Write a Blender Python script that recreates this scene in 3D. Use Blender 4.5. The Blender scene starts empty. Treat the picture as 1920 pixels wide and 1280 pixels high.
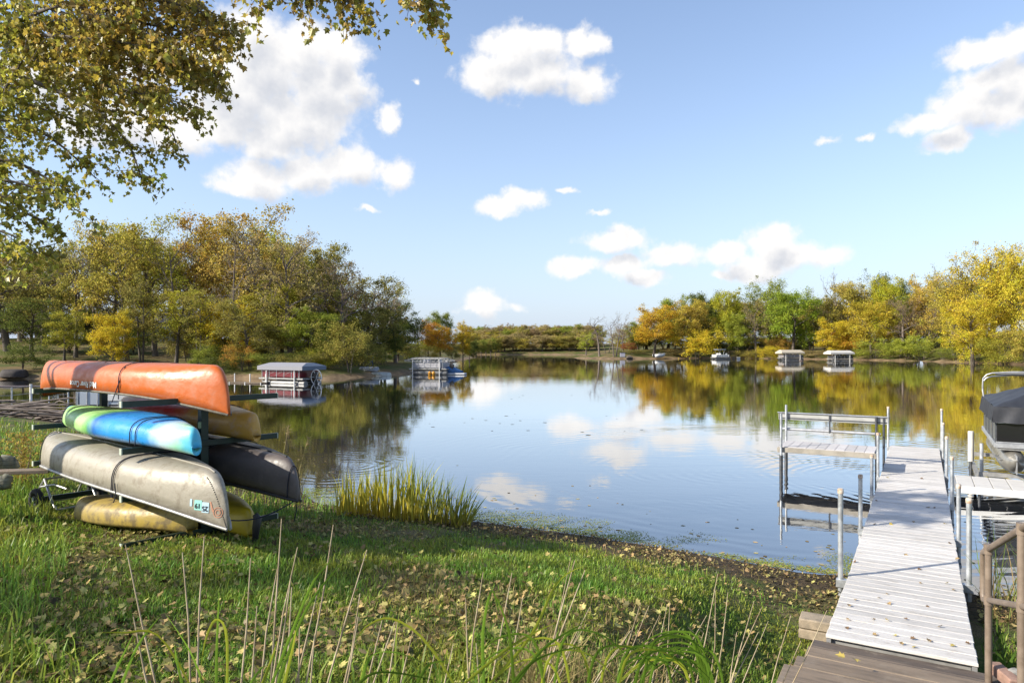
import bpy, math, random
import numpy as np
from mathutils import Vector, Matrix, Quaternion

random.seed(7)
RNG = np.random.default_rng(11)
scene = bpy.context.scene
COL = scene.collection
PI = math.pi

# ------------------------------------------------------------------ camera
F, CH, HY = 1300.0, 3.05, 650.0          # focal length in photo pixels, eye height over the water, horizon row
cam_d = bpy.data.cameras.new("camera")
cam = bpy.data.objects.new("camera", cam_d)
COL.objects.link(cam)
cam.location = (0, 0, CH)
cam.rotation_euler = (math.radians(90), 0, 0)
cam_d.sensor_width = 36.0
cam_d.lens = 36.0 * F / 1920.0
cam_d.shift_y = (HY - 640.0) / 1920.0
cam_d.clip_start = 0.05
cam_d.clip_end = 5000
scene.camera = cam


def at(px, py, Y):
    return Vector(((px - 960) / F * Y, Y, CH - (py - HY) / F * Y))


def on_z(px, py, z):
    return at(px, py, (CH - z) * F / (py - HY))


# ------------------------------------------------------------------ sun, sky with clouds, exposure
SUN_EL = math.radians(29)
SUN_H = Vector((-0.95, -0.31, 0)).normalized()
TO_SUN = (SUN_H * math.cos(SUN_EL) + Vector((0, 0, math.sin(SUN_EL)))).normalized()
sun_d = bpy.data.lights.new("sun", 'SUN')
sun_d.energy = 3.9
sun_d.angle = math.radians(0.55)
sun_d.color = (1.0, 0.93, 0.80)
sun = bpy.data.objects.new("sun", sun_d)
COL.objects.link(sun)
sun.rotation_mode = 'QUATERNION'
sun.rotation_quaternion = (-TO_SUN).to_track_quat('-Z', 'Y')

scene.view_settings.view_transform = 'Standard'
scene.view_settings.look = 'None'
scene.view_settings.gamma = 1.0
scene.view_settings.use_curve_mapping = False
EXPO = 1.1
scene.view_settings.exposure = EXPO
SKY_STRENGTH = 0.12

world = bpy.data.worlds.new("World")
scene.world = world
world.use_nodes = True
wt = world.node_tree
for n in list(wt.nodes):
    wt.nodes.remove(n)


def nd(tree, kind, **kw):
    n = tree.nodes.new(kind)
    for k, v in kw.items():
        setattr(n, k, v)
    return n


def lk(tree, a, b):
    tree.links.new(a, b)


def setin(n, **kw):
    for k, v in kw.items():
        n.inputs[k.replace('_', ' ')].default_value = v


def math_node(tree, op, a, b=None, c=None, clamp=False):
    n = tree.nodes.new('ShaderNodeMath')
    n.operation = op
    n.use_clamp = clamp
    for i, v in enumerate((a, b, c)):
        if v is None:
            continue
        if isinstance(v, (int, float)):
            n.inputs[i].default_value = v
        else:
            tree.links.new(v, n.inputs[i])
    return n.outputs[0]


def smooth(tree, v, lo, hi, a=0.0, b=1.0):
    n = tree.nodes.new('ShaderNodeMapRange')
    n.interpolation_type = 'SMOOTHSTEP'
    tree.links.new(v, n.inputs[0])
    n.inputs[1].default_value = lo
    n.inputs[2].default_value = hi
    n.inputs[3].default_value = a
    n.inputs[4].default_value = b
    return n.outputs[0]


def azel(px, py):
    x, z = (px - 960) / F, (HY - py) / F
    return math.atan2(x, 1.0), math.atan2(z, math.hypot(x, 1.0))


PUFFS = [  # clouds: centre and radii, as angles worked out from the photograph
    (470, 62, 58, 52), (500, 130, 100, 85), (562, 105, 55, 70), (628, 105, 55, 52), (605, 165, 85, 75), (440, 190, 95, 80),
    (560, 232, 105, 55), (410, 235, 60, 45), (650, 150, 45, 50), (400, 150, 60, 70), (500, 270, 70, 35),
    (490, 338, 72, 32), (575, 325, 70, 34), (655, 312, 48, 34), (742, 325, 36, 28), (450, 352, 40, 18),
    (958, 92, 68, 40), (1012, 82, 50, 28), (1092, 82, 36, 28), (925, 140, 58, 42), (1010, 140, 95, 44), (1095, 158, 62, 30),
    (945, 392, 42, 18), (985, 374, 40, 20), (1068, 356, 30, 9), (1125, 396, 30, 9), (692, 396, 26, 8),
    (1160, 450, 68, 20), (1080, 500, 42, 18), (1172, 498, 42, 17), (1212, 522, 44, 14), (1262, 478, 62, 22),
    (1360, 475, 40, 19), (1450, 456, 52, 30), (1485, 482, 88, 28), (1425, 500, 70, 22), (1545, 482, 40, 18), (1352, 512, 32, 9),
    (1850, 92, 80, 26), (1905, 76, 60, 26), (1850, 145, 66, 34), (1815, 198, 72, 36), (1752, 226, 66, 20),
    (1880, 206, 62, 34), (1785, 262, 46, 20), (1920, 160, 60, 40), (1555, 262, 40, 9), (1630, 255, 26, 10),
    (905, 572, 42, 24), (965, 578, 30, 13), (872, 580, 34, 9), (725, 222, 24, 22), (775, 152, 12, 9),
    (200, 225, 110, 70), (330, 250, 60, 36), (90, 140, 90, 60), (255, 120, 70, 50),
]
EXTRA = [(70, 18, 14, 4), (78, 21, 8, 4), (115, 12, 16, 3), (160, 22, 14, 5), (171, 26, 9, 5), (205, 14, 18, 4), (250, 24, 12, 5),
         (292, 16, 14, 4), (318, 30, 11, 5), (10, 48, 12, 6), (60, 52, 10, 6), (-40, 50, 12, 7), (140, 50, 14, 7), (230, 48, 12, 7)]

grp = bpy.data.node_groups.new("cloud_field", 'ShaderNodeTree')
grp.interface.new_socket("uv", in_out='INPUT', socket_type='NodeSocketVector')
grp.interface.new_socket("d", in_out='OUTPUT', socket_type='NodeSocketFloat')
gi = nd(grp, 'NodeGroupInput')
go = nd(grp, 'NodeGroupOutput')
prev = None
ells = []
for (px, py, rx, ry) in PUFFS:
    a, e = azel(px, py)
    a2, _ = azel(px + rx, py)
    _, e2 = azel(px, py - ry)
    ells.append((a, e, abs(a2 - a), abs(e2 - e)))
ells = [(a, e, ra * (1.18 if ra < .045 else 1.06), re * (1.25 if re < .025 else 1.08)) for (a, e, ra, re) in ells]
for (a, e, ra, re) in EXTRA:
    a = (a + 180) % 360 - 180
    ells.append(tuple(math.radians(v) for v in (a, e, ra, re)))
for (a, e, ra, re) in ells:
    v = nd(grp, 'ShaderNodeVectorMath', operation='MULTIPLY_ADD')
    lk(grp, gi.outputs[0], v.inputs[0])
    v.inputs[1].default_value = (1 / ra, 1 / re, 0)
    v.inputs[2].default_value = (-a / ra, -e / re, 0)
    ln = nd(grp, 'ShaderNodeVectorMath', operation='LENGTH')
    lk(grp, v.outputs[0], ln.inputs[0])
    lv = ln.outputs['Value']
    if re < .0125 or ra < .019:      # thin shreds of cloud
        lv = math_node(grp, 'ADD', lv, 0.36)
    prev = lv if prev is None else math_node(grp, 'SMOOTH_MIN', prev, lv, 0.22)
lk(grp, prev, go.inputs[0])

tc = nd(wt, 'ShaderNodeTexCoord')
sep = nd(wt, 'ShaderNodeSeparateXYZ')
lk(wt, tc.outputs['Generated'], sep.inputs[0])
az = math_node(wt, 'ARCTAN2', sep.outputs[0], sep.outputs[1])
hyp = math_node(wt, 'SQRT', math_node(wt, 'ADD', math_node(wt, 'MULTIPLY', sep.outputs[0], sep.outputs[0]),
                                      math_node(wt, 'MULTIPLY', sep.outputs[1], sep.outputs[1])))
el = math_node(wt, 'ARCTAN2', sep.outputs[2], hyp)
uv = nd(wt, 'ShaderNodeCombineXYZ')
lk(wt, az, uv.inputs[0])
lk(wt, el, uv.inputs[1])


def wnoise(scale, detail, rough):
    n = nd(wt, 'ShaderNodeTexNoise')
    lk(wt, tc.outputs['Generated'], n.inputs['Vector'])
    setin(n, Scale=scale, Detail=detail, Roughness=rough)
    return n


w1 = wnoise(20, 6, 0.6)
w2 = wnoise(26, 9, 0.62)
wv = nd(wt, 'ShaderNodeVectorMath', operation='MULTIPLY_ADD')
lk(wt, w1.outputs['Color'], wv.inputs[0])
wv.inputs[1].default_value = (0.05, 0.036, 0)
wv.inputs[2].default_value = (-0.025, -0.018, 0)
uvw = nd(wt, 'ShaderNodeVectorMath', operation='ADD')
lk(wt, uv.outputs[0], uvw.inputs[0])
lk(wt, wv.outputs[0], uvw.inputs[1])
g1 = nd(wt, 'ShaderNodeGroup')
g1.node_tree = grp
lk(wt, uvw.outputs[0], g1.inputs[0])
up = nd(wt, 'ShaderNodeVectorMath', operation='ADD')
lk(wt, uvw.outputs[0], up.inputs[0])
up.inputs[1].default_value = (-0.012, 0.026, 0)
g2 = nd(wt, 'ShaderNodeGroup')
g2.node_tree = grp
lk(wt, up.outputs[0], g2.inputs[0])
nn = math_node(wt, 'MULTIPLY', math_node(wt, 'SUBTRACT', w2.outputs['Fac'], 0.5), 1.3)
dens = math_node(wt, 'ADD', g1.outputs[0], nn)


def billow(vec):
    v = nd(wt, 'ShaderNodeTexVoronoi', feature='F1')
    v.normalize = True
    lk(wt, vec, v.inputs['Vector'])
    setin(v, Scale=24.0, Detail=2.0, Roughness=0.55, Lacunarity=2.3)
    return v.outputs['Distance']


wd0 = nd(wt, 'ShaderNodeVectorMath', operation='MULTIPLY_ADD')       # slightly bent directions, so the lumps are not round cells
lk(wt, w2.outputs['Color'], wd0.inputs[0])
wd0.inputs[1].default_value = (.03, .03, .03)
lk(wt, tc.outputs['Generated'], wd0.inputs[2])
wd1 = nd(wt, 'ShaderNodeVectorMath', operation='ADD')
lk(wt, wd0.outputs[0], wd1.inputs[0])
wd1.inputs[1].default_value = (-0.006, -0.002, 0.010)
b0, b1 = billow(wd0.outputs[0]), billow(wd1.outputs[0])
dens = math_node(wt, 'ADD', dens, math_node(wt, 'MULTIPLY', math_node(wt, 'SUBTRACT', b0, 0.34), 1.0))
relief = math_node(wt, 'MULTIPLY', math_node(wt, 'SUBTRACT', b0, b1), 1.0)
alpha = smooth(wt, dens, 1.16, 0.50)
densu = math_node(wt, 'ADD', g2.outputs[0], math_node(wt, 'MULTIPLY', nn, 0.7))
gray = math_node(wt, 'ADD', smooth(wt, densu, 0.95, 0.0, 0.0, 0.85), relief, clamp=True)
sky = nd(wt, 'ShaderNodeTexSky', sky_type='NISHITA')
sky.sun_disc = False
sky.sun_elevation = SUN_EL
sky.sun_rotation = math.atan2(SUN_H.x, SUN_H.y) % (2 * PI)
sky.altitude = 300
sky.air_density = 1.0
sky.dust_density = 0.6
sky.ozone_density = 1.5
ccol = nd(wt, 'ShaderNodeMix', data_type='RGBA')
lk(wt, gray, ccol.inputs['Factor'])
CB = 0.97 / 2 ** EXPO / SKY_STRENGTH
ccol.inputs['A'].default_value = (1.10 * CB, 1.08 * CB, 1.06 * CB, 1)
ccol.inputs['B'].default_value = (0.70 * CB, 0.73 * CB, 0.80 * CB, 1)
fin = nd(wt, 'ShaderNodeMix', data_type='RGBA')
lk(wt, alpha, fin.inputs['Factor'])
hzf = math_node(wt, 'MULTIPLY', math_node(wt, 'EXPONENT', math_node(wt, 'MULTIPLY', math_node(wt, 'MAXIMUM', el, 0.0), -4.6)), 0.97)
hz = nd(wt, 'ShaderNodeMix', data_type='RGBA')
lk(wt, hzf, hz.inputs['Factor'])
tint = nd(wt, 'ShaderNodeMix', data_type='RGBA', blend_type='MULTIPLY')
tint.inputs['Factor'].default_value = 1.0
lk(wt, sky.outputs[0], tint.inputs['A'])
tint.inputs['B'].default_value = (1.0, 0.955, 0.965, 1)
lk(wt, tint.outputs['Result'], hz.inputs['A'])
hz.inputs['B'].default_value = (0.585 * CB, 0.70 * CB, 0.90 * CB, 1)
lk(wt, hz.outputs['Result'], fin.inputs['A'])
lk(wt, ccol.outputs['Result'], fin.inputs['B'])
bg = nd(wt, 'ShaderNodeBackground')
lk(wt, fin.outputs['Result'], bg.inputs[0])
bg.inputs[1].default_value = SKY_STRENGTH
wo = nd(wt, 'ShaderNodeOutputWorld')
lk(wt, bg.outputs[0], wo.inputs[0])

scene.cycles.max_bounces = 6
scene.cycles.diffuse_bounces = 3
scene.cycles.glossy_bounces = 3
scene.cycles.transmission_bounces = 4
scene.cycles.transparent_max_bounces = 4
scene.cycles.sample_clamp_indirect = 6.0
scene.cycles.caustics_reflective = False
scene.cycles.caustics_refractive = False


# ------------------------------------------------------------------ helpers
class MB:
    """collects shapes, builds ONE mesh object"""

    def __init__(self):
        self.v, self.f, self.s = [], [], []

    def add(self, verts, faces, smooth_=False):
        o = len(self.v)
        self.v += [tuple(p) for p in verts]
        self.f += [tuple(i + o for i in q) for q in faces]
        self.s += [smooth_] * len(faces)
        return self

    def box(self, c, size, rot=None, bev=0.0):
        hx, hy, hz = (d / 2 for d in size)
        if bev <= 0:
            pts = [Vector((x, y, z)) for z in (-hz, hz) for y in (-hy, hy) for x in (-hx, hx)]
            fs = [(0, 2, 3, 1), (4, 5, 7, 6), (0, 1, 5, 4), (2, 6, 7, 3), (0, 4, 6, 2), (1, 3, 7, 5)]
        else:
            b = min(bev, hx * .9, hy * .9, hz * .9)
            ring = lambda z, k: [Vector((sx * (hx - k), sy * (hy - k), z)) for sx, sy in ((-1, -1), (1, -1), (1, 1), (-1, 1))]
            pts = ring(-hz, b) + ring(-hz + b, 0) + ring(hz - b, 0) + ring(hz, b)
            fs = [(3, 2, 1, 0), (12, 13, 14, 15)]
            for r in range(3):
                for k in range(4):
                    a, d = r * 4 + k, r * 4 + (k + 1) % 4
                    fs.append((a, d, d + 4, a + 4))
        M = rot if rot is not None else Matrix.Identity(3)
        c = Vector(c)
        return self.add([M @ p + c for p in pts], fs)

    def tube(self, pts, r, n=8, cap=True, sm=True):
        pts = [Vector(p) for p in pts]
        m = len(pts)
        rs = r if isinstance(r, (list, tuple)) else [r] * m
        vs, prevx = [], None
        for i, p in enumerate(pts):
            d = (pts[min(i + 1, m - 1)] - pts[max(i - 1, 0)])
            if d.length < 1e-9:
                d = Vector((0, 0, 1))
            d.normalize()
            if prevx is None:
                a = Vector((0, 0, 1)) if abs(d.z) < .9 else Vector((1, 0, 0))
                x = d.cross(a).normalized()
            else:
                x = (prevx - d * prevx.dot(d))
                x = x.normalized() if x.length > 1e-6 else d.orthogonal().normalized()
            prevx = x
            y = d.cross(x)
            for k in range(n):
                t = 2 * PI * k / n
                vs.append(p + (x * math.cos(t) + y * math.sin(t)) * rs[i])
        fs = []
        for i in range(m - 1):
            for k in range(n):
                a, b = i * n + k, i * n + (k + 1) % n
                fs.append((a, b, b + n, a + n))
        self.add(vs, fs, sm)
        if cap:
            self.add(vs[:n], [tuple(reversed(range(n)))])
            self.add(vs[-n:], [tuple(range(n))])
        return self

    def quad(self, a, b, c, d, sm=False):
        return self.add([a, b, c, d], [(0, 1, 2, 3)], sm)

    def mesh(self, name, m):
        me = bpy.data.meshes.new(name)
        me.from_pydata(self.v, [], self.f)
        me.polygons.foreach_set('use_smooth', self.s)
        for k in (m if isinstance(m, (list, tuple)) else [m]):
            me.materials.append(k)
        me.update()
        return me

    def build(self, name, m, parent=None):
        return link(name, self.mesh(name, m), parent)


def link(name, me, parent=None, loc=None):
    o = bpy.data.objects.new(name, me)
    COL.objects.link(o)
    if parent is not None:
        o.parent = parent
    if loc is not None:
        o.location = loc
    return o


def tag(o, label=None, cat=None, group=None, kind=None):
    if label:
        o['label'] = label
    if cat:
        o['category'] = cat
    if group:
        o['group'] = group
    if kind:
        o['kind'] = kind
    return o


def thing(name, label, cat, loc=(0, 0, 0), rz=0.0, group=None):
    o = bpy.data.objects.new(name, None)
    COL.objects.link(o)
    o.empty_display_size = 0.2
    o.location = loc
    o.rotation_euler = (0, 0, rz)
    return tag(o, label, cat, group)


def copy_tree(o, parent=None):
    c = o.copy()
    COL.objects.link(c)
    c.parent = parent
    for ch in o.children:
        copy_tree(ch, c)
    return c


def np_mesh(name, V, faces_n, m, attrs=None, sm=False):
    """V (k, n, 3): k loose polygons of n corners"""
    k, n = V.shape[0], V.shape[1]
    me = bpy.data.meshes.new(name)
    me.vertices.add(k * n)
    me.vertices.foreach_set('co', V.reshape(-1).astype(np.float32))
    me.loops.add(k * n)
    me.loops.foreach_set('vertex_index', np.arange(k * n, dtype=np.int32))
    me.polygons.add(k)
    me.polygons.foreach_set('loop_start', np.arange(0, k * n, n, dtype=np.int32))
    me.polygons.foreach_set('loop_total', np.full(k, n, dtype=np.int32))
    if sm:
        me.polygons.foreach_set('use_smooth', np.ones(k, dtype=bool))
    for nm, arr in (attrs or {}).items():
        a = me.attributes.new(nm, 'FLOAT', 'FACE')
        a.data.foreach_set('value', arr.astype(np.float32))
    me.materials.append(m)
    me.update(calc_edges=True)
    return me


# ------------------------------------------------------------------ materials
def material(name, col, rough=0.6, var=0.0, scale=4.0, col2=None, metal=0.0, bump=0.0, bscale=30.0, stretch=None, spec=0.5, detail=6.0,
             lo=0.35, hi=0.65, coords='Object', coat=0.0):
    m = bpy.data.materials.new(name)
    m.use_nodes = True
    t = m.node_tree
    p = t.nodes['Principled BSDF']
    p.inputs['Base Color'].default_value = (*col, 1)
    p.inputs['Roughness'].default_value = rough
    p.inputs['Metallic'].default_value = metal
    p.inputs['Specular IOR Level'].default_value = spec
    if coat:
        p.inputs['Coat Weight'].default_value = coat
    tcn = nd(t, 'ShaderNodeTexCoord')
    src = tcn.outputs[coords]
    if stretch:
        mp = nd(t, 'ShaderNodeMapping')
        mp.inputs['Scale'].default_value = stretch
        lk(t, src, mp.inputs[0])
        src = mp.outputs[0]
    if var or col2:
        n = nd(t, 'ShaderNodeTexNoise')
        lk(t, src, n.inputs['Vector'])
        setin(n, Scale=scale, Detail=detail, Roughness=0.6)
        f = smooth(t, n.outputs['Fac'], lo, hi)
        mx = nd(t, 'ShaderNodeMix', data_type='RGBA')
        lk(t, f, mx.inputs['Factor'])
        c2 = col2 or tuple(c * (1 - var) for c in col)
        mx.inputs['A'].default_value = (*col, 1)
        mx.inputs['B'].default_value = (*c2, 1)
        lk(t, mx.outputs['Result'], p.inputs['Base Color'])
    if bump:
        n = nd(t, 'ShaderNodeTexNoise')
        lk(t, src, n.inputs['Vector'])
        setin(n, Scale=bscale, Detail=5.0, Roughness=0.6)
        b = nd(t, 'ShaderNodeBump')
        b.inputs['Strength'].default_value = bump
        b.inputs['Distance'].default_value = 0.01
        lk(t, n.outputs['Fac'], b.inputs['Height'])
        lk(t, b.outputs[0], p.inputs['Normal'])
    return m


def leaf_material(name, col=None, hue=0.05, val=(0.6, 1.35), trans=0.4, rough_spec=0.0):
    """leaf colour from the object's own colour (or col), varied leaf by leaf"""
    m = bpy.data.materials.new(name)
    m.use_nodes = True
    t = m.node_tree
    for n in list(t.nodes):
        t.nodes.remove(n)
    if col is None:
        oi = nd(t, 'ShaderNodeObjectInfo')
        base = oi.outputs['Color']
    else:
        rgb = nd(t, 'ShaderNodeRGB')
        rgb.outputs[0].default_value = (*col, 1)
        base = rgb.outputs[0]
    ar = nd(t, 'ShaderNodeAttribute', attribute_name='rnd')
    ac = nd(t, 'ShaderNodeAttribute', attribute_name='clump')
    hs = nd(t, 'ShaderNodeHueSaturation')
    lk(t, base, hs.inputs['Color'])
    lk(t, math_node(t, 'ADD', 0.5 - hue / 2, math_node(t, 'MULTIPLY', ac.outputs['Fac'], hue)), hs.inputs['Hue'])
    lk(t, math_node(t, 'ADD', val[0], math_node(t, 'MULTIPLY', ar.outputs['Fac'], val[1] - val[0])), hs.inputs['Value'])
    df = nd(t, 'ShaderNodeBsdfDiffuse')
    tr = nd(t, 'ShaderNodeBsdfTranslucent')
    lk(t, hs.outputs[0], df.inputs[0])
    lk(t, hs.outputs[0], tr.inputs[0])
    mx = nd(t, 'ShaderNodeMixShader')
    mx.inputs[0].default_value = trans
    lk(t, df.outputs[0], mx.inputs[1])
    lk(t, tr.outputs[0], mx.inputs[2])
    outp = mx.outputs[0]
    if rough_spec:
        gl = nd(t, 'ShaderNodeBsdfGlossy')
        gl.inputs['Roughness'].default_value = 0.45
        m2 = nd(t, 'ShaderNodeMixShader')
        m2.inputs[0].default_value = rough_spec
        lk(t, outp, m2.inputs[1])
        lk(t, gl.outputs[0], m2.inputs[2])
        outp = m2.outputs[0]
    o = nd(t, 'ShaderNodeOutputMaterial')
    lk(t, outp, o.inputs[0])
    return m


M_BARK = material('bark', (0.075, 0.058, 0.045), 0.9, col2=(0.15, 0.125, 0.10), scale=3, bump=0.6, bscale=14, stretch=(1, 1, .25))
M_TWIG = material('twig_bark', (0.13, 0.10, 0.085), 0.9, col2=(0.20, 0.165, 0.14), scale=2)
M_LEAF = leaf_material('tree_leaf', hue=0.055, val=(0.5, 1.55), trans=0.45)
M_BLADE = leaf_material('grass_blade', hue=0.06, val=(0.55, 1.4), trans=0.45, rough_spec=0.04)
M_GALV = material('galvanised_steel', (0.52, 0.54, 0.56), 0.45, var=0.35, scale=9, metal=0.55, bump=0.1)
M_ALU = material('aluminium', (0.60, 0.60, 0.60), 0.38, var=0.25, scale=6, metal=0.7)
M_ALUD = material('dull_aluminium', (0.42, 0.41, 0.39), 0.5, var=0.3, scale=6, metal=0.5)
M_DARKSTEEL = material('dark_steel', (0.10, 0.105, 0.115), 0.5, var=0.4, scale=8, metal=0.5)
M_GREENPAINT = material('green_paint', (0.012, 0.034, 0.024), 0.45, var=0.4, scale=9, bump=0.1)
M_ROPE = material('blue_black_rope', (0.012, 0.014, 0.028), 0.8)
M_WHITE = material('white_paint', (0.75, 0.74, 0.72), 0.5, var=0.12, scale=5)
M_BLACK = material('black_plastic', (0.015, 0.015, 0.016), 0.5)
M_RUBBER = material('tyre_rubber', (0.02, 0.02, 0.02), 0.8)
M_TEXT = material('white_lettering', (0.8, 0.79, 0.75), 0.5)
# ------------------------------------------------------------------ terrain
ANG = math.radians(30.6)
DD = Vector((math.sin(ANG), math.cos(ANG), 0))     # the dock runs this way
RR = Vector((math.cos(ANG), -math.sin(ANG), 0))    # across the dock, to its right
DL0 = Vector((2.94, 6.50, 0))                      # near left corner of the dock
DW = 1.19
DZ = 0.25

SHORE = [  # lake outline on the water plane, metres
    (4.9, 9.1), (4.1, 9.35), (3.6, 9.6), (2.5, 10.4), (1.2, 11.2), (-0.8, 12.2), (-2.6, 12.9), (-3.8, 13.5), (-5.0, 15.5), (-7.7, 18.9),
    (-14.4, 25.5), (-21.5, 30.2), (-29.4, 34), (-46, 42), (-70, 50), (-78, 58), (-66, 63), (-52, 64.5), (-40, 67), (-29, 67), (-21, 64.5),
    (-17, 65), (-14.7, 71), (-11.9, 78), (-10, 99), (-11.7, 150), (-10.7, 198), (-14, 218), (-30, 232), (-60, 240), (-60, 262), (-20, 268),
    (10, 266), (30, 262), (32, 232), (20, 205), (17, 187), (24, 176), (40, 178), (52, 186), (64, 182), (77, 166), (86, 150), (88, 133),
    (87, 117), (78, 80), (62, 42), (46, 18), (24, 9), (12, 8.2), (7.5, 8.3), (5.9, 8.6)]
SH = np.array(SHORE)


def sdist(x, y):
    """signed distance to the lake's edge, positive on land"""
    x, y = np.asarray(x, float), np.asarray(y, float)
    best = np.full(x.shape, 1e9)
    inside = np.zeros(x.shape, bool)
    for i in range(len(SH)):
        ax, ay = SH[i]
        bx, by = SH[(i + 1) % len(SH)]
        dx, dy = bx - ax, by - ay
        t = np.clip(((x - ax) * dx + (y - ay) * dy) / (dx * dx + dy * dy), 0, 1)
        best = np.minimum(best, np.hypot(x - ax - t * dx, y - ay - t * dy))
        c = ((ay > y) != (by > y)) & (x < (bx - ax) * (y - ay) / (by - ay + 1e-12) + ax)
        inside ^= c
    return np.where(inside, -best, best)


_T = np.random.default_rng(3).random((256, 256))


def vnoise(x, y, scale):
    x, y = np.asarray(x, float) * scale + 91.3, np.asarray(y, float) * scale + 47.7
    xi, yi = np.floor(x).astype(int), np.floor(y).astype(int)
    fx, fy = x - xi, y - yi
    fx, fy = fx * fx * (3 - 2 * fx), fy * fy * (3 - 2 * fy)
    g = lambda a, b: _T[a & 255, b & 255]
    return (g(xi, yi) * (1 - fx) + g(xi + 1, yi) * fx) * (1 - fy) + (g(xi, yi + 1) * (1 - fx) + g(xi + 1, yi + 1) * fx) * fy


def sstep(a, b, x):
    t = np.clip((x - a) / (b - a), 0, 1)
    return t * t * (3 - 2 * t)


def ground_h(x, y):
    x, y = np.asarray(x, float), np.asarray(y, float)
    s = sdist(x, y)
    wob = (vnoise(x, y, .9) - .5) * .10 + (vnoise(x, y, 2.7) - .5) * .05
    zn = np.where(s < 5, .17 * s, .85 + .095 * (s - 5))
    zn = np.minimum(zn, 1.9 + .02 * s) + wob * sstep(.2, 2, s)
    zf = .55 * (1 - np.exp(-np.maximum(s, 0) / 1.3)) + .085 * np.minimum(np.maximum(s, 0), 42) + (vnoise(x, y, .12) - .5) * .9 * sstep(3, 15, s)
    far = sstep(24, 46, y + 0 * x)
    far = np.maximum(far, sstep(18, 40, x))
    z = np.where(s > 0, zn * (1 - far) + zf * far, np.maximum(.16 * s, -1.0))
    # hollow for the dock and the steps
    rx, ry = x - DL0.x, y - DL0.y
    a = rx * DD.x + ry * DD.y
    b = rx * RR.x + ry * RR.y
    lim = .02 + np.where(a > -.3, 0, .24 * (-a - .3))
    edge = np.maximum(np.maximum(-.25 - b, b - 1.55), 0)
    blend = 1 - sstep(0, 1.3, edge)
    return np.where(s > -.5, z + (np.minimum(z, lim) - z) * blend, z)


def gh(x, y):
    return float(ground_h(np.array([x]), np.array([y]))[0])


nY, nA = 330, 300
Ys = -9 + 14 * (np.exp(np.linspace(0, math.log(72), nY)) - 1) / 1.0
Ys = np.concatenate([Ys, [1600, 3200]])
As = np.linspace(-1.75, 1.75, nA)
GY, GA = np.meshgrid(Ys, As, indexing='ij')
GX = GA * (GY + 16)
GZ = ground_h(GX, GY)
fk = sstep(300, 700, GY)
GZ = GZ * (1 - fk) + fk * 6.0
me = bpy.data.meshes.new('ground')
nr, nc = GX.shape
idx = np.arange(nr * nc).reshape(nr, nc)
quads = np.stack([idx[:-1, :-1], idx[:-1, 1:], idx[1:, 1:], idx[1:, :-1]], -1).reshape(-1, 4)
me.vertices.add(nr * nc)
me.vertices.foreach_set('co', np.stack([GX, GY, GZ], -1).reshape(-1).astype(np.float32))
me.loops.add(quads.size)
me.loops.foreach_set('vertex_index', quads.reshape(-1).astype(np.int32))
me.polygons.add(len(quads))
me.polygons.foreach_set('loop_start', np.arange(0, quads.size, 4, dtype=np.int32))
me.polygons.foreach_set('loop_total', np.full(len(quads), 4, dtype=np.int32))
me.polygons.foreach_set('use_smooth', np.ones(len(quads), dtype=bool))
att = me.attributes.new('shore', 'FLOAT', 'POINT')
att.data.foreach_set('value', sdist(GX, GY).reshape(-1).astype(np.float32))
me.update(calc_edges=True)


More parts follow.
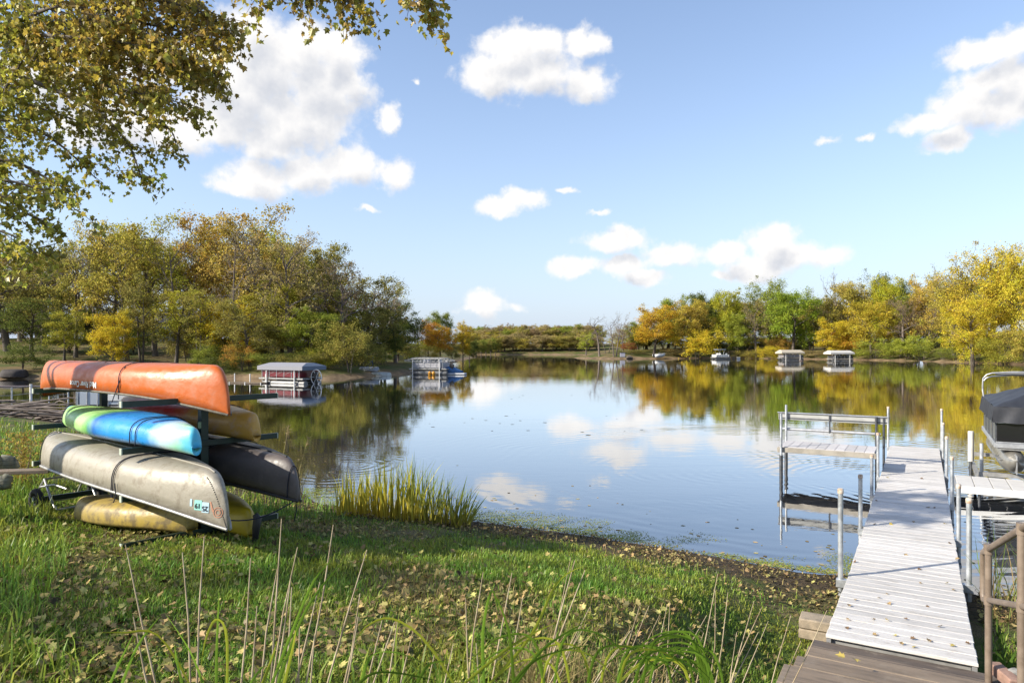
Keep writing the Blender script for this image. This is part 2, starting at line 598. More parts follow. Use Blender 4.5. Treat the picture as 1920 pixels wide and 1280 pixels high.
def ground_material():
    m = bpy.data.materials.new('ground')
    m.use_nodes = True
    t = m.node_tree
    p = t.nodes['Principled BSDF']
    p.inputs['Roughness'].default_value = 0.95
    p.inputs['Specular IOR Level'].default_value = 0.15
    geo = nd(t, 'ShaderNodeNewGeometry')
    sh = nd(t, 'ShaderNodeAttribute', attribute_name='shore')

    def noise(sc, det=6, rough=.6):
        n = nd(t, 'ShaderNodeTexNoise')
        lk(t, geo.outputs['Position'], n.inputs['Vector'])
        setin(n, Scale=sc, Detail=det, Roughness=rough)
        return n.outputs['Fac']

    def mix(f, a, b):
        n = nd(t, 'ShaderNodeMix', data_type='RGBA')
        if isinstance(f, float):
            n.inputs['Factor'].default_value = f
        else:
            lk(t, f, n.inputs['Factor'])
        for k, v in (('A', a), ('B', b)):
            if isinstance(v, tuple):
                n.inputs[k].default_value = (*v, 1)
            else:
                lk(t, v, n.inputs[k])
        return n.outputs['Result']

    fine = noise(38, 8, .7)
    grass = mix(smooth(t, fine, .35, .68), (0.040, 0.075, 0.014), (0.11, 0.155, 0.035))
    litter = mix(smooth(t, noise(55, 6, .75), .38, .62), (0.07, 0.06, 0.028), (0.26, 0.21, 0.10))
    base = mix(smooth(t, noise(1.3, 7, .7), .44, .60), grass, litter)
    mud = mix(smooth(t, noise(14, 8, .75), .36, .66), (0.030, 0.023, 0.016), (0.13, 0.095, 0.055))
    sp = math_node(t, 'ADD', sh.outputs['Fac'], math_node(t, 'MULTIPLY', math_node(t, 'SUBTRACT', noise(1.1, 5, .65), .5), 2.6))
    col = mix(smooth(t, sp, .75, 1.7), mud, base)
    dimmed_silt = mix(smooth(t, noise(3.5, 6, .7), .38, .64), (0.045, 0.045, 0.034), (0.085, 0.078, 0.052))  # silty bed, its colour also standing in for light absorbed by deeper water
    col = mix(smooth(t, sh.outputs['Fac'], -.25, -1.1), col, dimmed_silt)
    # far banks: earth lip, then lawn and leaf-strewn woodland floor
    sepn = nd(t, 'ShaderNodeSeparateXYZ')
    lk(t, geo.outputs['Position'], sepn.inputs[0])
    farf = smooth(t, sepn.outputs[1], 34, 48)
    fl = mix(smooth(t, noise(.22, 6, .65), .40, .62), (0.075, 0.090, 0.022), (0.16, 0.115, 0.055))
    lip = mix(smooth(t, noise(.5, 8, .75), .35, .65), (0.11, 0.075, 0.045), (0.26, 0.185, 0.11))
    sf = math_node(t, 'ADD', sh.outputs['Fac'], math_node(t, 'MULTIPLY', math_node(t, 'SUBTRACT', noise(.35, 5, .65), .5), 4.0))
    farc = mix(smooth(t, sf, .4, 1.5), lip, fl)
    col = mix(farf, col, farc)
    lk(t, col, p.inputs['Base Color'])
    b = nd(t, 'ShaderNodeBump')
    b.inputs['Strength'].default_value = .8
    b.inputs['Distance'].default_value = .03
    lk(t, noise(30, 8, .75), b.inputs['Height'])
    lk(t, b.outputs[0], p.inputs['Normal'])
    return m


me.materials.append(ground_material())
tag(link('ground', me), 'leaf strewn grassy bank and shores round the lake', kind='structure')


# ------------------------------------------------------------------ water
def water_material():
    m = bpy.data.materials.new('lake_water')
    m.use_nodes = True
    t = m.node_tree
    for n in list(t.nodes):
        t.nodes.remove(n)
    geo = nd(t, 'ShaderNodeNewGeometry')

    def noise(sx, sy, det, rough, dist=0.0):
        mp = nd(t, 'ShaderNodeMapping')
        mp.inputs['Scale'].default_value = (sx, sy, 1)
        mp.inputs['Rotation'].default_value = (0, 0, .25)
        lk(t, geo.outputs['Position'], mp.inputs[0])
        n = nd(t, 'ShaderNodeTexNoise')
        lk(t, mp.outputs[0], n.inputs['Vector'])
        setin(n, Scale=1.0, Detail=det, Roughness=rough, Distortion=dist)
        return n.outputs['Fac']

    broad = noise(.05, .10, 4, .6)
    patch = smooth(t, broad, .40, .62, .35, 1.0)
    h = math_node(t, 'MULTIPLY', noise(.55, 1.7, 4, .55, .4), math_node(t, 'MULTIPLY', patch, .0036))
    h = math_node(t, 'ADD', h, math_node(t, 'MULTIPLY', noise(3.0, 6.0, 3, .5), .0006))
    # rings spreading from beside the dock
    sp = nd(t, 'ShaderNodeSeparateXYZ')
    lk(t, geo.outputs['Position'], sp.inputs[0])
    for (cx, cy, k, rad, wid, amp) in ((6.2, 17.4, 15.0, 8.6, 1.7, .0014), (6.2, 17.4, 21.0, 3.2, 2.0, .0006), (9.4, 15.6, 21.0, 2.2, 3.0, .0020),
                                       (-4.2, 17.8, 19.0, 1.2, 2.6, .0013)):
        dx = math_node(t, 'SUBTRACT', sp.outputs[0], cx)
        dy = math_node(t, 'SUBTRACT', sp.outputs[1], cy)
        r = math_node(t, 'SQRT', math_node(t, 'ADD', math_node(t, 'MULTIPLY', dx, dx), math_node(t, 'MULTIPLY', dy, dy)))
        r = math_node(t, 'ADD', r, math_node(t, 'MULTIPLY', noise(.35, .35, 2, .5), 1.2))
        s = math_node(t, 'SINE', math_node(t, 'MULTIPLY', r, k))
        e = math_node(t, 'DIVIDE', math_node(t, 'SUBTRACT', r, rad), wid)
        env = math_node(t, 'EXPONENT', math_node(t, 'MULTIPLY', math_node(t, 'MULTIPLY', e, e), -1.0))
        gate = smooth(t, noise(.28, .28, 3, .6), .42, .62)
        h = math_node(t, 'ADD', h, math_node(t, 'MULTIPLY', math_node(t, 'MULTIPLY', s, env), math_node(t, 'MULTIPLY', gate, amp)))
    b = nd(t, 'ShaderNodeBump')
    b.inputs['Strength'].default_value = 1.0
    b.inputs['Distance'].default_value = 1.0
    lk(t, h, b.inputs['Height'])
    gl = nd(t, 'ShaderNodeBsdfGlossy')
    gl.inputs['Roughness'].default_value = .012
    gl.inputs['Color'].default_value = (1, 1, 1, 1)
    lk(t, b.outputs[0], gl.inputs['Normal'])
    df = nd(t, 'ShaderNodeBsdfDiffuse')
    df.inputs[0].default_value = (.055, .060, .070, 1)
    fr = nd(t, 'ShaderNodeFresnel')
    fr.inputs['IOR'].default_value = 1.45
    lk(t, b.outputs[0], fr.inputs['Normal'])
    mx = nd(t, 'ShaderNodeMixShader')
    lk(t, math_node(t, 'MINIMUM', math_node(t, 'ADD', math_node(t, 'MULTIPLY', fr.outputs[0], 1.45), .12), .96), mx.inputs[0])
    tp = nd(t, 'ShaderNodeBsdfTransparent')
    tp.inputs[0].default_value = (.74, .76, .66, 1)
    body = nd(t, 'ShaderNodeMixShader')
    body.inputs[0].default_value = .55
    lk(t, df.outputs[0], body.inputs[1])
    lk(t, tp.outputs[0], body.inputs[2])
    lk(t, body.outputs[0], mx.inputs[1])
    lk(t, gl.outputs[0], mx.inputs[2])
    o = nd(t, 'ShaderNodeOutputMaterial')
    lk(t, mx.outputs[0], o.inputs[0])
    return m


wm = MB()
wm.quad((-260, 2, 0), (260, 2, 0), (260, 300, 0), (-260, 300, 0))
tag(wm.build('lake_water', water_material()), 'calm lake reflecting the sky and the autumn trees', kind='structure')


# ------------------------------------------------------------------ grass, fallen leaves, floating debris (uncountable)
def scatter(n, x0, x1, ymin, ymax, smin, keep):
    out = []
    got = 0
    while got < n:
        Y = ymin * (ymax / ymin) ** RNG.random(n)
        a = RNG.uniform(x0, x1, n)
        X = a * (Y + .6)
        s = sdist(X, Y)
        rx, ry = X - DL0.x, Y - DL0.y
        aa, bb = rx * DD.x + ry * DD.y, rx * RR.x + ry * RR.y
        ok = (s > smin) & ~((bb > -.06) & (bb < 1.32) & (aa > -.4)) & ~((bb > -.10 - .12 * (-aa)) & (bb < 1.5) & (aa <= -.4)) & (RNG.random(n) < keep(X, Y, s))
        out.append(np.stack([X[ok], Y[ok]], -1))
        got += ok.sum()
    P = np.concatenate(out)[:n]
    return P[:, 0], P[:, 1]


def lawn_patch(X, Y):
    return vnoise(X, Y, .55) * .6 + vnoise(X, Y, 1.7) * .4


def grass_mesh(n, ymin, ymax, h0, h1, w0, name, keepf, colour, smin=.8):
    X, Y = scatter(n, -.86, .86, ymin, ymax, smin, keepf)
    Z = ground_h(X, Y) - .01
    k = len(X)
    tall = .55 + .9 * RNG.random(k)
    hgt = RNG.uniform(h0, h1, k) * tall * (.6 + .8 * vnoise(X, Y, 1.1))
    az = RNG.uniform(0, 2 * PI, k)
    lean = RNG.uniform(.15, .9, k)
    wd = w0 * RNG.uniform(.7, 1.3, k) * (1 + Y / 9)
    fx, fy = np.cos(az), np.sin(az)
    B = np.stack([X, Y, Z], -1)
    side = np.stack([-fy * wd, fx * wd, 0 * wd], -1)
    mid = B + np.stack([fx * hgt * lean * .30, fy * hgt * lean * .30, hgt * .62], -1)
    tip = B + np.stack([fx * hgt * lean * .95, fy * hgt * lean * .95, hgt * (1.0 - .25 * lean)], -1)
    lower = np.stack([B - side, B + side, mid + side * .8, mid - side * .8], 1)
    upper = np.stack([mid - side * .8, mid + side * .8, tip + side * .08, tip - side * .08], 1)
    V = np.concatenate([lower, upper])
    r = RNG.random(k)
    c = np.clip(vnoise(X, Y, 2.3) * .6 + RNG.random(k) * .4, 0, 1)
    me = np_mesh(name, V, 4, colour, {'rnd': np.concatenate([r, r]), 'clump': np.concatenate([c, c])})
    return me


M_GRASS = leaf_material('lawn_blade', (0.225, 0.305, 0.040), hue=0.13, val=(0.5, 1.5), trans=0.42, rough_spec=0.03)
M_DRYGRASS = leaf_material('dry_blade', (0.34, 0.27, 0.12), hue=0.05, val=(0.45, 1.35), trans=0.35)
keepg = lambda X, Y, s: np.clip((lawn_patch(X, Y) - .30) * 5, .16, 1) * sstep(.9, 2.9, s)
o = link('grass', grass_mesh(165000, 2.7, 18, .030, .085, .0026, 'grass', keepg, M_GRASS))
tag(o, 'short green grass on the near bank', kind='stuff')
o = link('dry_grass', grass_mesh(14000, 2.8, 16, .03, .09, .0024, 'dry_grass', lambda X, Y, s: np.clip(.62 - lawn_patch(X, Y), .04, 1), M_DRYGRASS))
tag(o, 'dry straw coloured grass between the fallen leaves', kind='stuff')
# longer unmown grass towards the left mound and at the water's edge under the canoes
keepl = lambda X, Y, s: np.where((X < -.66 * Y + .8 * (vnoise(X, Y, .8) - .5)) & (Y > 4.5), .9, 0) + np.where((X < -2.6) & (Y > 10) & (s < 3.0), .5, 0)
o = link('long_grass', grass_mesh(8000, 3.5, 22, .10, .24, .0036, 'long_grass', keepl, M_GRASS, smin=.25))
tag(o, 'longer unmown grass on the mound and by the water', kind='stuff')


def leaf_litter(n, ymin, ymax, keepf, size, smin=.35, zoff=.012, colour=None, name='fallen_leaves', water=False, x0=-.86, x1=.86):
    if water:
        out, got = [], 0
        while got < n:
            Y = ymin * (ymax / ymin) ** RNG.random(n * 3)
            X = RNG.uniform(x0, x1, n * 3) * Y
            s = sdist(X, Y)
            ok = (s < -.02) & (RNG.random(n * 3) < keepf(X, Y, s))
            out.append(np.stack([X[ok], Y[ok]], -1))
            got += ok.sum()
        P = np.concatenate(out)[:n]
        X, Y = P[:, 0], P[:, 1]
        Z = np.full(len(X), .004)
    else:
        X, Y = scatter(n, x0, x1, ymin, ymax, smin, keepf)
        Z = ground_h(X, Y) + zoff + RNG.random(len(X)) ** 1.5 * .06
    k = len(X)
    L = RNG.uniform(size[0], size[1], k)
    az = RNG.uniform(0, 2 * PI, k)
    tilt = RNG.normal(0, .42 if not water else .02, k)
    roll = RNG.normal(0, .45 if not water else .02, k)
    u = np.stack([np.cos(az) * np.cos(tilt), np.sin(az) * np.cos(tilt), np.sin(tilt)], -1)
    v = np.stack([-np.sin(az) * np.cos(roll), np.cos(az) * np.cos(roll), np.sin(roll)], -1)
    w = np.cross(u, v)
    C = np.stack([X, Y, Z], -1)
    Lc = L[:, None]
    fold = (RNG.uniform(.02, .22, k)[:, None] if not water else np.zeros((k, 1)))
    if not water and size[1] > .072:      # lobed leaves, two folded halves each
        half = [(0, 0), (.16, .02), (.46, .18), (.30, .34), (.52, .62), (.22, .62), (0, 1.0)]
        Vs = []
        for sg in (-1, 1):
            Vs.append(np.stack([C + u * Lc * (q - .5) + v * Lc * sg * p_ * 1.05 + w * Lc * (fold * 1.6 * p_ - (q - .5) ** 2 * .35 * (fold - .08) * 8) for (p_, q) in half], 1))
        V = np.concatenate(Vs)
        r, c = RNG.random(k), RNG.random(k)
        return link(name, np_mesh(name, V, 7, colour, {'rnd': np.concatenate([r, r]), 'clump': np.concatenate([c, c])}))
    a, b = C - u * Lc * .5, C + u * Lc * .5
    l1, l2 = C - u * Lc * .12 + v * Lc * .36 + w * Lc * fold, C + u * Lc * .22 + v * Lc * .26 + w * Lc * fold
    r1, r2 = C - u * Lc * .12 - v * Lc * .36 + w * Lc * fold, C + u * Lc * .22 - v * Lc * .26 + w * Lc * fold
    V = np.concatenate([np.stack([a, b, l2, l1], 1), np.stack([a, r1, r2, b], 1)])
    r, c = RNG.random(k), RNG.random(k)
    return link(name, np_mesh(name, V, 4, colour, {'rnd': np.concatenate([r, r]), 'clump': np.concatenate([c, c])}))


M_LITTER = leaf_material('dead_leaf', (0.38, 0.31, 0.115), hue=0.08, val=(0.12, 1.4), trans=0.18, rough_spec=0.02)
M_FLOAT = leaf_material('floating_leaf', (0.26, 0.21, 0.11), hue=0.06, val=(0.3, 2.0), trans=0.05)
M_SCUM = leaf_material('duckweed', (0.30, 0.33, 0.06), hue=0.08, val=(0.5, 1.3), trans=0.05)
keepk = lambda X, Y, s: np.clip(.22 + .40 * (X < -.34 * Y) * (vnoise(X, Y, .6) > .35) + 2.2 * (.56 - lawn_patch(X, Y)) + .35 * (vnoise(X, Y, .35) - .5), .08, 1)
tag(leaf_litter(11000, 2.7, 16, keepk, (.028, .074), colour=M_LITTER), 'tan fallen leaves scattered over the bank', kind='stuff')
keepm = lambda X, Y, s: np.clip(1.25 - np.abs(s - .7) * .85, 0, 1) * np.clip((vnoise(X, Y, 1.3) - .2) * 3, .15, 1)
tag(leaf_litter(4200, 7.5, 15, keepm, (.02, .055), smin=.02, colour=leaf_material('wrack_leaf', (0.20, 0.155, 0.07), hue=.08, val=(.2, 1.8), trans=.1), name='shore_wrack', x0=-.42),
    'dark washed up leaves and weed along the muddy water edge', kind='stuff')
keepd = lambda X, Y, s: np.clip(1.1 + s / 1.15, 0, 1) * np.clip((vnoise(X, Y, .7) * .6 + vnoise(X, Y, 2.4) * .4 - .36) * 5, 0, 1)
tag(leaf_litter(18000, 8.6, 15, keepd, (.010, .028), colour=M_SCUM, name='duckweed', water=True, x0=-.3, x1=.52), 'yellow green duckweed floating along the near shore', kind='stuff')
keepw = lambda X, Y, s: np.clip(np.exp(s / .9), 0, 1) * np.clip((vnoise(X, Y, .5) - .3) * 3, .1, 1)
tag(leaf_litter(330, 8.7, 26, keepw, (.03, .095), colour=M_FLOAT, name='floating_leaves', water=True, x0=-.5, x1=.85), 'brown leaves floating near the shore', kind='stuff')
keepp = lambda X, Y, s: np.where((s < -3), np.clip((vnoise(X, Y, .16) - .45) * 4, .02, 1), 0)
tag(leaf_litter(34, 17, 44, keepp, (.08, .24), colour=leaf_material('lily_leaf', (0.10, 0.095, 0.05), hue=.05, val=(.4, 1.4), trans=.05), name='lily_leaves', water=True,
                x0=-.26, x1=.22), 'small dark lily leaves and debris lying flat on the open water', kind='stuff')
# ------------------------------------------------------------------ canoe rack
U = Vector((0.652, 0.758, 0)).normalized()       # along the rack's arms
V = Vector((-0.758, 0.652, 0)).normalized()      # along the boats, away from the camera
BL = Vector((-4.13, 7.33, 0))                    # left end of the nearer arms
AL = Vector((-6.60, 9.56, 0))                    # left end of the farther arms
LEVEL = [2.44, 1.94, 1.44, 0.935]
rack_rz = math.atan2(U.y, U.x)


def rk(frame, u, v, z):
    p = (BL if frame == 'B' else AL) + U * u + V * v
    return Vector((p.x, p.y, z))


rack = thing('canoe_rack', 'dark green steel boat rack with two posts carrying canoes and kayaks', 'boat rack', (BL.x + .6, BL.y + .68, 0), rack_rz)


def rack_local(p):
    d = Vector(p) - Vector(rack.location)
    return Vector((d.dot(U), d.dot(V), d.z))


arm_mb = MB().box((0, 0, 0), (1.80, .05, .065), bev=.004).mesh('rack_arm', M_GREENPAINT)
cap_mb = MB().box((0, 0, 0), (.012, .054, .069), bev=.002).mesh('arm_end', material('pale_end_cap', (.40, .44, .36), .6))
for fr in ('A', 'B'):
    base = rk(fr, .9, .055, 0)
    zb = gh(base.x, base.y) - .25
    b = rack_local(base)
    mb = MB().box((b.x, b.y, (zb + 2.46) / 2), (.085, .085, 2.46 - zb), bev=.006)
    mb.build('post', M_GREENPAINT, rack)
    ft = MB().box((b.x, b.y, zb + .22), (.9, .10, .09), bev=.006)
    ft.build('foot_bar', M_GREENPAINT, rack)
    for z in LEVEL:
        c = rack_local(rk(fr, .9, 0, z))
        a = link('arm', arm_mb, rack, c)
        link('end_cap', cap_mb, a, (-.905, 0, 0))
        link('end_cap', cap_mb, a, (.905, 0, 0))


# ------------------------------------------------------------------ boats
class Hull:
    """overturned hull; x along, z up, gunwale near z=0"""

    def __init__(self, L, beam, depth, droop, pw=2.4, keel_drop=.03, bilge=.55, stem=.90, deck=0.0, chine=1.0, endw=.012):
        self.__dict__.update(locals())

    def wid(self, t):
        return self.endw + self.beam / 2 * max(0.0, 1 - abs(t) ** self.pw) ** .92

    def zg(self, t):
        return -self.droop * abs(t) ** 3

    def zk(self, t):
        k = self.depth - self.keel_drop * abs(t) ** 3
        if abs(t) > self.stem:
            q = (abs(t) - self.stem) / (1 - self.stem)
            g = self.zg(t)
            return g + (k - g) * math.sqrt(max(0.0, 1 - q ** 2.4))
        return k

    def pt(self, t, th, off=0.0):
        """th 0 at the near gunwale .. pi at the far one"""
        c, s = math.cos(th), math.sin(th)
        e = self.bilge + (1.0 - self.bilge) * abs(t) ** 4
        y = self.wid(t) * math.copysign(abs(c) ** e, c)
        z = self.zg(t) + (self.zk(t) - self.zg(t)) * abs(s) ** (e * self.chine)
        return Vector((t * self.L / 2, y * (1 + off / max(self.wid(t), .05)), z + off * abs(s)))

    def side_y(self, t, z):
        """outer y of the near side at height z"""
        g, k = self.zg(t), self.zk(t)
        e = self.bilge + (1.0 - self.bilge) * abs(t) ** 4
        s = min(1, max(0, (z - g) / max(k - g, 1e-4))) ** (1 / (e * self.chine))
        return self.wid(t) * math.cos(math.asin(s)) ** e

    def mesh(self, name, m, nt=57, na=22):
        ts = [math.sin(-PI / 2 + PI * i / (nt - 1)) for i in range(nt)]
        ts = [t * (.35 + .65 * abs(t)) for t in ts]
        ts = [t / abs(ts[0]) for t in ts]
        mb = MB()
        vs, fs = [], []
        full = na if not self.deck else na + 8
        for t in ts:
            for k in range(na + 1):
                vs.append(self.pt(t, PI * k / na))
            if self.deck:
                for k in range(1, 8):
                    th = PI + PI * k / 8
                    vs.append(Vector((t * self.L / 2, self.wid(t) * math.cos(th), self.zg(t) + self.deck * math.sin(th) * (1 - .4 * abs(t)))))
        w = na + 1 + (7 if self.deck else 0)
        for i in range(nt - 1):
            for k in range(w if self.deck else w - 1):
                a, b = i * w + k, i * w + (k + 1) % w
                fs.append((a, b, b + w, a + w))
        if self.deck:
            fs += [tuple(range(w)), tuple(reversed(range((nt - 1) * w, nt * w)))]
        mb.add(vs, fs, True)
        return mb.mesh(name, m)


def boat_root(name, label, cat, tipR, tipL, z, group=None):
    R, Lp = Vector(tipR), Vector(tipL)
    d = Lp - R
    r = thing(name, label, cat, ((R.x + Lp.x) / 2, (R.y + Lp.y) / 2, z), math.atan2(d.y, d.x), group)
    return r, d.length


def hull_obj(h, m, parent, solid=.012):
    o = link('hull', h.mesh('hull', m), parent)
    if not h.deck:
        s = o.modifiers.new('thickness', 'SOLIDIFY')
        s.thickness = solid
        s.offset = -1
    return o


def gunwales(h, parent, m, r=.016):
    for sgn in (-1, 1):
        MB().tube([Vector((t * h.L / 2, sgn * (h.wid(t) + .004), h.zg(t) + .004)) for t in [-1 + 2 * i / 40 for i in range(41)]], r, 6).build('gunwale', m, parent)


def keel(h, parent, m, r=.011, t0=.90):
    MB().tube([h.pt(-t0 + 2 * t0 * i / 40, PI / 2, .004) for i in range(41)], r, 6).build('keel_strip', m, parent)


def world_of(root, p):
    return Matrix.Translation(root.location) @ Matrix.Rotation(root.rotation_euler.z, 4, 'Z') @ Vector(p)


def rope_over(root, h, t, label, slant=0.0, tail=None, dbl=0.0, r=.0055):
    """a cord over an overturned boat: a thing of its own"""
    mb = MB()
    for k in ([0] if not dbl else [0, dbl]):
        pts = [h.pt(t + k + slant * (i / 16 - .5), PI * i / 16, .012) for i in range(17)]
        pts = [pts[0] - Vector((0, 0, .06))] + pts + [pts[-1] - Vector((0, 0, .06))]
        mb.tube([world_of(root, p) for p in pts], r, 6)
    if tail:
        mb.tube([world_of(root, p) for p in tail], r, 6)
    o = mb.build('tie_down_cord', M_ROPE)
    return tag(o, label, 'rope', 'cords tying the boats to the rack')


def streaky(name, stops, rough=.35, noise_amt=.22, dirt=(0.30, 0.27, 0.2), dirt_amt=.25, axis=0, scale=2.2, coat=0.0, dlo=.48, dhi=.72):
    """plastic whose colour runs along the hull"""
    m = bpy.data.materials.new(name)
    m.use_nodes = True
    t = m.node_tree
    p = t.nodes['Principled BSDF']
    p.inputs['Roughness'].default_value = rough
    p.inputs['Coat Weight'].default_value = coat
    tcn = nd(t, 'ShaderNodeTexCoord')
    sp = nd(t, 'ShaderNodeSeparateXYZ')
    lk(t, tcn.outputs['Object'], sp.inputs[0])
    n = nd(t, 'ShaderNodeTexNoise')
    lk(t, tcn.outputs['Object'], n.inputs['Vector'])
    setin(n, Scale=scale, Detail=4.0, Roughness=.55)
    x = math_node(t, 'ADD', sp.outputs[axis], math_node(t, 'MULTIPLY', math_node(t, 'SUBTRACT', n.outputs['Fac'], .5), noise_amt * 4))
    x0, x1 = stops[0][0], stops[-1][0]
    f = math_node(t, 'DIVIDE', math_node(t, 'SUBTRACT', x, x0), x1 - x0, clamp=True)
    cr = nd(t, 'ShaderNodeValToRGB')
    e = cr.color_ramp.elements
    while len(e) < len(stops):
        e.new(.5)
    for i, (xx, c) in enumerate(stops):
        e[i].position = (xx - x0) / (x1 - x0)
        e[i].color = (*c, 1)
    lk(t, f, cr.inputs[0])
    n2 = nd(t, 'ShaderNodeTexNoise')
    lk(t, tcn.outputs['Object'], n2.inputs['Vector'])
    setin(n2, Scale=7.0, Detail=8.0, Roughness=.7)
    mx = nd(t, 'ShaderNodeMix', data_type='RGBA')
    lk(t, smooth(t, n2.outputs['Fac'], dlo, dhi, 0, dirt_amt), mx.inputs['Factor'])
    lk(t, cr.outputs[0], mx.inputs['A'])
    mx.inputs['B'].default_value = (*dirt, 1)
    # scuffs drawn along the hull, and the unevenness of a knocked about skin
    mp = nd(t, 'ShaderNodeMapping')
    mp.inputs['Scale'].default_value = (1.1, 16, 16)
    mp.inputs['Rotation'].default_value = (0, .05, .10)
    lk(t, tcn.outputs['Object'], mp.inputs[0])
    n3 = nd(t, 'ShaderNodeTexNoise')
    lk(t, mp.outputs[0], n3.inputs['Vector'])
    setin(n3, Scale=2.6, Detail=7.0, Roughness=.72)
    sc = nd(t, 'ShaderNodeMix', data_type='RGBA', blend_type='MULTIPLY')
    lk(t, smooth(t, n3.outputs['Fac'], .57, .70, 0, .45), sc.inputs['Factor'])
    lk(t, mx.outputs['Result'], sc.inputs['A'])
    sc.inputs['B'].default_value = (.52, .47, .42, 1)
    lk(t, sc.outputs['Result'], p.inputs['Base Color'])
    lk(t, smooth(t, n2.outputs['Fac'], .35, .7, rough - .04, rough + .24), p.inputs['Roughness'])
    n4 = nd(t, 'ShaderNodeTexNoise')
    lk(t, tcn.outputs['Object'], n4.inputs['Vector'])
    setin(n4, Scale=4.5, Detail=3.0, Roughness=.5)
    bp_ = nd(t, 'ShaderNodeBump')
    bp_.inputs['Strength'].default_value = .55
    bp_.inputs['Distance'].default_value = .02
    lk(t, math_node(t, 'ADD', n4.outputs['Fac'], math_node(t, 'MULTIPLY', n3.outputs['Fac'], .08)), bp_.inputs['Height'])
    lk(t, bp_.outputs[0], p.inputs['Normal'])
    return m


OR = (0.53, 0.118, 0.020)
m_or = streaky('orange_hull', [(-2.5, OR), (-.4, (0.51, 0.115, 0.022)), (.2, (0.47, 0.10, 0.024)), (2.5, (0.53, 0.135, 0.034))], .34, .1, (0.40, 0.17, 0.10), .45)
rootO, LO = boat_root('orange_canoe', 'orange canoe lying upside down on the top level of the rack', 'canoe', (-3.10, 7.606, 0), (-7.10, 10.515, 0), 2.50)
hO = Hull(LO, .90, .35, .20, 2.6, .0, .50, .86)
hull_obj(hO, m_or, rootO)
gunwales(hO, rootO, material('dark_gunwale', (0.16, 0.13, 0.09), .6, var=.5, scale=30))


def lettering(text, size, h, xc, zc, m, parent, name, flip=True, side=-1, label=None):
    cu = bpy.data.curves.new('txt', 'FONT')
    cu.body = text
    cu.size = size
    cu.align_x, cu.align_y = 'CENTER', 'CENTER'
    cu.offset = size * .02
    tmp = bpy.data.objects.new('txt', cu)
    COL.objects.link(tmp)
    bpy.context.view_layer.update()
    me = bpy.data.meshes.new_from_object(tmp.evaluated_get(bpy.context.evaluated_depsgraph_get()))
    bpy.data.objects.remove(tmp)
    bpy.data.curves.remove(cu)
    wrap(me, h, xc, zc, flip)
    me.materials.clear()
    me.materials.append(m)
    o = link(name, me, parent)
    if label:
        o['label'] = label
    return o


def wrap(me, h, xc, zc, flip, off=.005):
    """lay a flat outline on the hull's near side; seen from there +x runs to the left"""
    for v in me.vertices:
        x, z = (v.co.x, -v.co.y) if flip else (-v.co.x, v.co.y)
        X, Z = xc + x, zc + z
        v.co = Vector((X, h.side_y(X / (h.L / 2), Z) + off, Z))


def gx(h, root, px, z):
    """x on the near side of a hull that shows in a given column of the photograph"""
    best, bx = 1e9, 0
    for i in range(500):
        x = -h.L / 2 + i * h.L / 500
        w = world_of(root, (x, h.side_y(x / (h.L / 2), z), z))
        e = abs(960 + F * w.x / w.y - px)
        if e < best:
            best, bx = e, x
    return bx


def patch(h, xc, zc, w, hh, m, parent, name, rot=0.0, label=None, n=4, off=.004, poly=None):
    me = bpy.data.meshes.new(name)
    if poly is None:
        vs, fs = [], []
        for j in range(n + 1):
            for i in range(n + 1):
                a, b = (i / n - .5) * w, (j / n - .5) * hh
                vs.append((a * math.cos(rot) - b * math.sin(rot), a * math.sin(rot) + b * math.cos(rot), 0))
        for j in range(n):
            for i in range(n):
                q = j * (n + 1) + i
                fs.append((q, q + 1, q + n + 2, q + n + 1))
    else:
        vs, fs = poly
    me.from_pydata(vs, [], fs)
    wrap(me, h, xc, zc, False, off)
    me.materials.append(m)
    o = link(name, me, parent)
    if label:
        o['label'] = label
    return o


xa, xb = gx(hO, rootO, 181, .07), gx(hO, rootO, 132, .07)
lettering('Mad River Canoe', (xb - xa) / 7.0, hO, (xa + xb) / 2, .085, M_TEXT, rootO, 'lettering', True)
for t, (lab, tail) in ((-.33, ('dark cord over the middle of the orange canoe, knotted at its near gunwale', True)),
                       (.955, ('dark cord round the far left end of the orange canoe', False))):
    g = hO.pt(t, 0, .014)
    rope_over(rootO, hO, t, lab, .06 if tail else 0, [hO.pt(t - .02, PI * .28, .012), hO.pt(t - .035, .12, .02), g + Vector((-.02, .015, -.02)), g + Vector((.03, .02, -.10))] if tail else None)

# grey aluminium canoe on the third level, left side
m_al = streaky('weathered_hull', [(-2.7, (0.29, 0.26, 0.205)), (-.6, (0.35, 0.32, 0.26)), (.8, (0.33, 0.30, 0.245)), (2.7, (0.30, 0.275, 0.225))], .42, .3, (0.17, 0.14, 0.10), .65, scale=3, dlo=.46, dhi=.66)
m_al.node_tree.nodes['Principled BSDF'].inputs['Metallic'].default_value = .12
rootG, LG = boat_root('grey_canoe', 'weathered grey metal canoe upside down, left side of the third rack level', 'canoe', (-2.73, 6.68, 0), (-6.83, 10.16, 0), 1.50)
hG = Hull(LG, .88, .36, .21, 2.5, .04, .52, .84)
hull_obj(hG, m_al, rootG)
gunwales(hG, rootG, M_ALUD, .017)
keel(hG, rootG, material('grey_keel', (.27, .25, .21), .6), .009)
mb = MB()
for t0 in (-1, 1):
    for i in range(30):
        q = i / 29
        t = t0 * (.987 - .0 * q)
        # rivets follow the stem
        a = .06 + q * 1.25
        tt = t0 * (hG.stem + (1 - hG.stem) * (math.cos(a) ** .8) * .985)
        z = hG.zg(tt) + (hG.zk(tt) - hG.zg(tt)) * .93 * math.sin(a) + 0.0
        y = hG.side_y(tt, z)
        mb.tube([(tt * LG / 2, y - .004, z), (tt * LG / 2, y + .004, z)], .006, 5)
